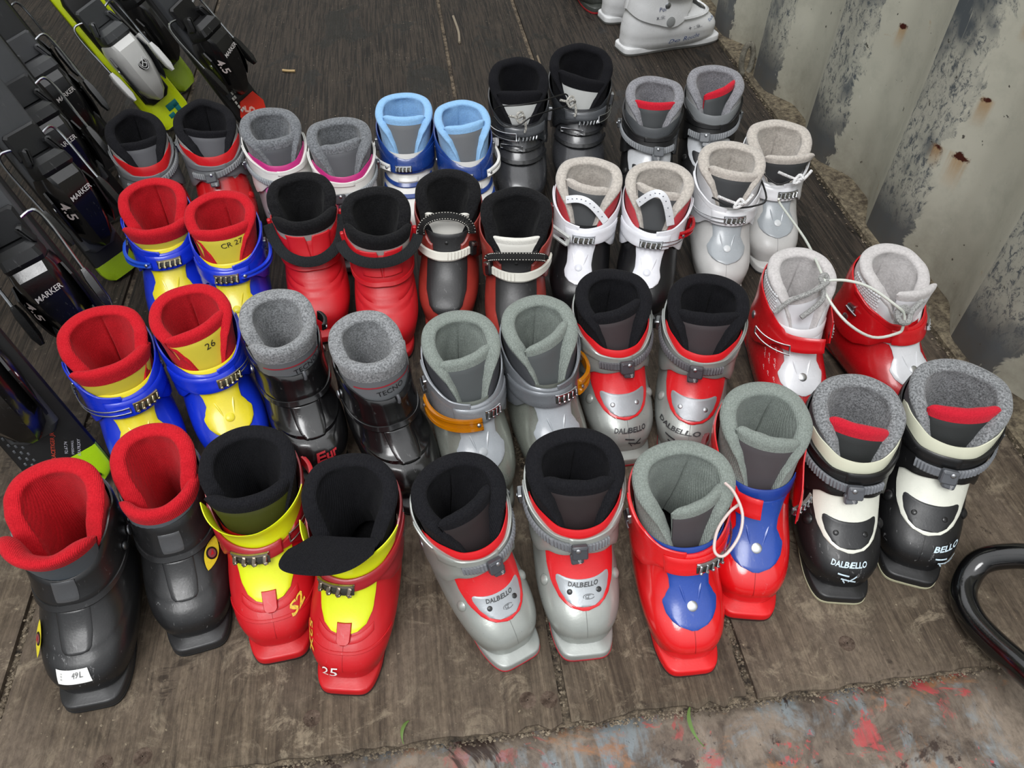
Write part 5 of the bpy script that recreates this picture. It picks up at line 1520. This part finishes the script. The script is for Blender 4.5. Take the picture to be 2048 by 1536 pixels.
def ski(i, ex, ey, el, az, ro, label, deck='#101011', tail=None, heel='#141415', cup='#1d1e20', text=True, L=.95, hw=.036, hl=.135, brake='#1a1a1a', extras=None, logo=False, skirt='#3d3f42', toe=True, texture=False, plate=.34, sides=(-1, 1)):
    e, a, r = math.radians(el), math.radians(az), math.radians(ro)
    d = Vector((-math.cos(e) * math.cos(a), math.cos(e) * math.sin(a), math.sin(e)))
    n = Vector((math.sin(e) * math.cos(a), -math.sin(e) * math.sin(a), math.cos(e)))
    X = d.cross(n); n = n * math.cos(r) - X * math.sin(r); X = d.cross(n)
    # lift so that the lowest corner of the tail touches the boards
    low = min((X * sx + n * sz).z for sx in (-hw * .8, hw * .8) for sz in (0, .010))
    root = empty('ski', (ex, ey, -low + .0005))
    root.rotation_euler = Matrix(((X.x, d.x, n.x), (X.y, d.y, n.y), (X.z, d.z, n.z))).to_euler()
    tag(root, label, 'ski', 'skis leaning together at the left')
    def wid(y):
        q = y / L
        w = hw * (1 - .16 * math.sin(PI * min(1, max(0, q))) + .10 * q)
        if y < .022: w *= math.sqrt(max(.0, 1 - ((.022 - y) / .023) ** 2)) * .5 + .5
        if y > L - .07: w *= math.sqrt(max(.0, 1 - ((y - L + .07) / .071) ** 2))
        return w
    def zb(y): return .0 + (0 if y < L - .10 else (y - L + .10) ** 2 * 3.5)
    ys = [0, .004, .01, .018, .03] + lin(.06, L - .1, 14) + lin(L - .09, L, 10)
    m = MB(); rows = []
    for y in ys:
        w = wid(y); z = zb(y)
        rows.append([Vector((-w, y, z)), Vector((-w, y, z + .003)), Vector((w, y, z + .003)), Vector((w, y, z))])
    k = m.grid(rows, False, True); m.f.append((k, k + 1, k + 2, k + 3))
    m.build('base_and_edges', metal('#6b6d70', .35), root)
    def topm(y0, y1, name, mat, ins=.0, zo=0):
        m = MB(); rows = []
        for y in [y0] + [q for q in ys if y0 < q < y1] + [y1]:
            w = wid(y) - ins; z = zb(y) + zo
            rows.append([Vector((-w, y, z + .003)), Vector((-w * .985, y, z + .0085)), Vector((-w * .90, y, z + .0105)), Vector((-w * .5, y, z + .0118)), Vector((w * .5, y, z + .0118)), Vector((w * .90, y, z + .0105)), Vector((w * .985, y, z + .0085)), Vector((w, y, z + .003))])
        k = m.grid(rows); m.f.append(tuple(k + j for j in range(8))); m.f.append(tuple(k + (len(rows) - 1) * 8 + j for j in range(8)))
        return m.build(name, mat, root)
    dk = plastic(deck, .5 if deck == '#101011' else .25, .2, 0.0 if deck == '#101011' else .3)
    if tail: topm(0, tail[1], 'tail_section', plastic(tail[0], .28, .2, .3)); topm(tail[1], L, 'top_sheet', dk)
    else: topm(0, L, 'top_sheet', dk)
    zt = .0118
    # carbon-look dotted strips beside the binding
    if texture:
        m = MB()
        for yy in range(46):
            for xx in range(3):
                y = .015 + yy * .0095 + (xx % 2) * .0047; x = -.031 + xx * .0050
                m.box(T(x, y, zt - .0005), .0026, .0040, .0012, .3)
        m.build('raised_dots', plastic('#55585c', .35), root)
    # binding plate
    m = MB(); loft(m, [(hl - .085, .018, .014, zt, zt + .004), (hl - .075, .028, .024, zt, zt + .009), (hl + .085, .029, .025, zt, zt + .011), (hl + plate, .029, .025, zt, zt + .011), (hl + plate + .02, .020, .016, zt, zt + .006)], I4)
    m.build('binding_plate', plastic(skirt, .45, .4), root, 30)
    z1 = zt + .010
    # heel piece
    m = MB(); loft(m, [(hl - .080, .007, .004, z1 - .004, z1 + .010), (hl - .068, .019, .010, z1 - .004, z1 + .022), (hl - .045, .026, .015, z1 - .004, z1 + .034), (hl - .015, .030, .019, z1 - .004, z1 + .044),
                       (hl + .010, .031, .020, z1 - .004, z1 + .049), (hl + .028, .030, .021, z1 - .002, z1 + .050), (hl + .040, .027, .022, z1 + .002, z1 + .044)], I4)
    hp = m.build('heel_piece', plastic(heel, .20, .15, .35), root, 28)
    # faceted side cheeks with a screw
    for sg in (-1, 1):
        m = MB()
        M = T(sg * .0285, hl - .008, z1 + .017) @ Matrix.Rotation(sg * .27, 4, 'Y')
        rows = []
        for ins, hh_ in ((0, 0), (.0005, .0028), (.004, .0036)):
            ring = []
            for (yy, zz) in ((-.050, -.004), (-.036, -.013), (.012, -.014), (.030, -.008), (.032, .006), (.016, .015), (-.018, .012), (-.038, .005)):
                q = 1 - ins * 26
                ring.append(M @ Vector((sg * hh_, yy * q, zz * q)))
            rows.append(ring)
        k = m.grid(rows, False, True); m.f.append(tuple(k + 16 + j for j in range(8)))
        ck = m.build('side_cheek', plastic('#0b0b0c' if not logo else '#26282b', .3, .4), hp, 25)
        m = MB(); m.disc(M @ T(sg * .0034, .004, 0) @ Matrix.Rotation(sg * PI / 2, 4, 'Y'), .0052, .0014, 14, .2)
        m.build('adjusting_screw', metal('#C9CCCE', .2), ck)
    # heel cup and its treadle
    m = MB(); loft(m, [(hl + .036, .024, .020, z1 + .004, z1 + .040), (hl + .046, .026, .024, z1 + .006, z1 + .047), (hl + .058, .025, .022, z1 + .008, z1 + .045), (hl + .066, .020, .016, z1 + .010, z1 + .036)], I4)
    for sg in (-1, 1): m.box(T(sg * .020, hl + .070, z1 + .024) @ Matrix.Rotation(sg * .3, 4, 'Z'), .010, .026, .018, .3)
    m.build('heel_cup', plastic(cup, .45, .35), hp, 30)
    m = MB(); m.box(T(0, hl + .085, z1 + .006), .050, .040, .010, .3); m.build('brake_pedal', plastic(cup, .4, .4), root, 30)
    # brake arms: steel wire with plastic spades
    for sg in sides:
        m = MB(); m.tube(smooth([(sg * .020, hl + .085, z1 + .006), (sg * .040, hl + .088, z1 + .004), (sg * .046, hl + .070, z1 + .004), (sg * .046, hl + .020, z1 + .012), (sg * .046, hl - .010, z1 + .020)], 4), .0022, 8)
        ba = m.build('brake_arm', metal('#B9BCC0', .2), root)
        m = MB(); loft(m, [(-.030, .003, .002, -.004, .004), (-.018, .006, .005, -.006, .007), (.012, .0065, .005, -.006, .007), (.026, .004, .003, -.004, .004)], T(sg * .046, hl - .022, z1 + .020) @ Matrix.Rotation(-.22, 4, 'X'))
        m.build('brake_spade', plastic(brake, .25, .2, .3), ba, 30)
    if text:
        wi = ink('#C9C4C2', .25)
        # maker word across the top, strength number down the bevel
        mtext('MARKER', T(.002, hl + .004, z1 + .0490) @ Matrix.Rotation(.12, 4, 'Z'), .0098, wi, hp, 'binding_lettering', .01, .95)
        Mb = Matrix(((0, -.50, -.866, -.0262), (-1, 0, 0, hl - .012), (0, .866, -.50, z1 + .0365), (0, 0, 0, 1)))
        # bevel facing the camera side
        bx = Vector((0, -1, 0)); bn = Vector((-.80, 0, .60)); by = bn.cross(bx)
        Mb = Matrix(((bx.x, by.x, bn.x, -.0262), (bx.y, by.y, bn.y, hl - .010), (bx.z, by.z, bn.z, z1 + .0385), (0, 0, 0, 1)))
        mtext('4.5', Mb, .018, ink('#B5A9A6', .2), hp, 'number_lettering', .02, 1.25)
    if logo:
        for sx_, yy in ((.0, hl - .006),):
            m = MB()
            md = MB(); md.disc(T(.004, yy, z1 + .0425) @ Matrix.Scale(1.35, 4, (0, 1, 0)) @ Matrix.Rotation(.0, 4, 'X'), .0105, .0036, 20, .05); md.build('logo_panel', plastic('#2b2a2b', .25), hp)
            for rr in (.0100, .0070): m.tube([Vector((.004 + rr * .8 * math.cos(a_), yy + rr * 1.3 * math.sin(a_), z1 + .0470)) for a_ in lin(0, 2 * PI, 25)], .0006, 5)
            m.tube([Vector((.004 - .005, yy - .006, z1 + .0472)), Vector((.004, yy, z1 + .0472)), Vector((.004 + .005, yy + .007, z1 + .0472))], .0008, 5)
            m.tube([Vector((.004, yy, z1 + .0472)), Vector((.004 + .005, yy - .006, z1 + .0472))], .0008, 5)
            m.build('oval_logo', ink('#D8D8D8', .1), hp)
    if toe:
        ty = hl + .30
        m = MB(); loft(m, [(ty - .030, .022, .020, z1, z1 + .014), (ty - .015, .027, .022, z1, z1 + .030), (ty + .010, .029, .021, z1, z1 + .040), (ty + .040, .026, .016, z1, z1 + .036), (ty + .065, .015, .009, z1, z1 + .018)], I4)
        for sg in (-1, 1): m.box(T(sg * .026, ty - .020, z1 + .026) @ Matrix.Rotation(sg * -.5, 4, 'Z'), .012, .034, .020, .3)
        m.build('toe_piece', plastic(heel if not logo else '#E4E4E2', .25, .3, .3), root, 30)
        m = MB(); m.box(T(0, ty - .060, z1 + .002), .046, .040, .006, .3); m.build('boot_rest', plastic('#2a2b2d', .4, .3), root, 30)
    if extras: extras(root, zt, hl, hw, z1, hp)
    return root

def sticker(root, M, w, h, c0, c1, name='sticker'):
    m = MB(); m.box(M, w, h, .0004, .1); o = m.build(name, ink(c0, .05), root)
    m = MB(); m.box(M @ T(0, -h * .28, .0003), w * .96, h * .38, .0004, .1); m.build('sticker_band', ink(c1, .05), o)
    m = MB()
    for k in range(9): m.box(M @ T(-w * .38 + w * .095 * k, h * .22, .0003), w * (.03 + .03 * ((k * 7) % 3) / 2), h * .36, .0004, .05)
    m.build('barcode', ink('#1a1a1a', 0), o)
    return o
def ex1(root, zt, hl, hw, z1, hp):
    # dark corner with small lettering, then the tail decoration
    rz = Matrix.Rotation(1.05, 4, 'Z')
    mtext('RACETIGER JR 20', T(.006, .070, zt + .0004) @ rz, .0058, ink('#C8452F', .1), root, 'ski_lettering', .01, .95)
    for k, (tx, s_) in enumerate((('92.67.74', .0046), ('SPEEDWALL', .0034), ('R7A7R2XY', .0046))):
        mtext(tx, T(.014 + k * .0055, .058 - k * .0035, zt + .0004) @ rz, s_, ink('#B9B9C4', .1), root, 'ski_lettering')
    m = MB(); m.tube([Vector((-.004, .012, zt + .001)), Vector((.012, .040, zt + .001)), Vector((.024, .008, zt + .001))], .0022, 5); m.build('chevron_mark', ink('#101010', 0), root)
def ex6(root, zt, hl, hw, z1, hp):
    sticker(root, T(.000, .345, zt + .001), .036, .030, '#E6E2E0', '#C42A2E', 'barcode_sticker')
    m = MB(); m.box(T(.012, .030, zt + .0006), .024, .012, .0006, .1); m.box(T(.018, .018, zt + .0006), .010, .024, .0006, .1); m.box(T(.000, .016, zt + .0006), .012, .008, .0006, .1); m.build('teal_mark', ink('#137a7c', .05), root)
def ex8(root, zt, hl, hw, z1, hp):
    m = MB(); rnd2 = random.Random(5)
    for y in range(15):
        for x in range(2):
            if rnd2.random() < .85: m.box(T(-.0262 + x * .0055, .035 + y * .0085, zt + .0112), .0042, .0060, .0006, .2)
    m.build('checker_marks', ink('#C9C7C0', .4), root)
    sticker(root, T(-.004, .33, zt + .012), .026, .020, '#E6E2E0', '#D8403C')
    # red rental tag on the tail
    m = MB(); pts = [(-.030, -.004), (.024, -.006), (.034, .014), (.026, .040), (-.012, .044), (-.032, .024)]
    top = [Vector((x, y, zt + .0030)) for x, y in pts]; bot = [Vector((x, y, zt + .0008)) for x, y in pts]
    k = m.grid([bot, top], False, True); m.f.append(tuple(k + j for j in range(6))); m.f.append(tuple(k + 6 + j for j in range(6)))
    tg = m.build('number_tag', plastic('#E0321F', .4, .15), root)
    mtext('5', T(-.004, .020, zt + .0034) @ Matrix.Rotation(.95, 4, 'Z'), .036, ink('#F0B0A4', .1), tg, 'tag_number', .01)
def exs(root, zt, hl, hw, z1, hp): sticker(root, T(-.006, .36, zt + .012), .030, .024, '#E2DEDA', '#B8343A')
def exy(root, zt, hl, hw, z1, hp): sticker(root, T(-.022, .26, zt + .0010), .024, .034, '#D8B93C', '#B8343A')
E_ = 66
ski(1, -.421, .608, E_, 40, 30, 'black ski with yellow tail nearest the camera, small red lettering near its end', tail=('#B4E01E', .045), extras=ex1, texture=True, hw=.041, hl=.168, sides=(-1,))
ski(2, -.429, .814, E_, 35, 30, 'all-black ski leaning second nearest, its tail hidden behind blue-yellow boots', skirt='#4a4c4f', texture=True, extras=exy)
ski(3, -.462, 1.022, E_, 30, 12, 'black ski whose yellow-green rounded tail shows left of the rear blue boot', tail=('#9FBF20', .030), skirt='#4a4c4f', texture=False, hw=.030)
ski(4, -.501, 1.176, E_, 25, 30, 'black ski with large 4.5 binding beside the half-hidden red and grey boot', skirt='#4a4c4f', texture=True)
ski(5, -.539, 1.341, E_, 20, 35, 'black ski with dark grey heel cup, behind the half-hidden binding row', heel='#1b1b1c', cup='#4b4c4f', skirt='#28292b')
ski(6, -.620, 1.480, E_, 20, 35, 'black ski with red and white sticker, leaning at the upper left corner', heel='#161617', cup='#505154', extras=exs)
ski(7, -.451, 1.483, E_, 5, 45, 'bright yellow ski with white binding and grey heel cup', deck='#DCF01E', heel='#E2E2DF', cup='#3d3f41', logo=True, text=False, extras=ex6, brake='#E4E4E2', hw=.041, skirt='#151516', toe=False, plate=.12)
ski(8, -.455, 1.640, E_, 5, 22, 'dark ski with pale green tail and white brake arms, behind the bright yellow ski', tail=('#8FAA22', .06), hw=.031, brake='#E4E4E2', text=False, heel='#1a1a1b')
ski(9, -.304, 1.488, E_, 0, 35, 'black ski with red tag marked 5 at its tail, rightmost of the leaning skis', extras=ex8, cup='#141415')
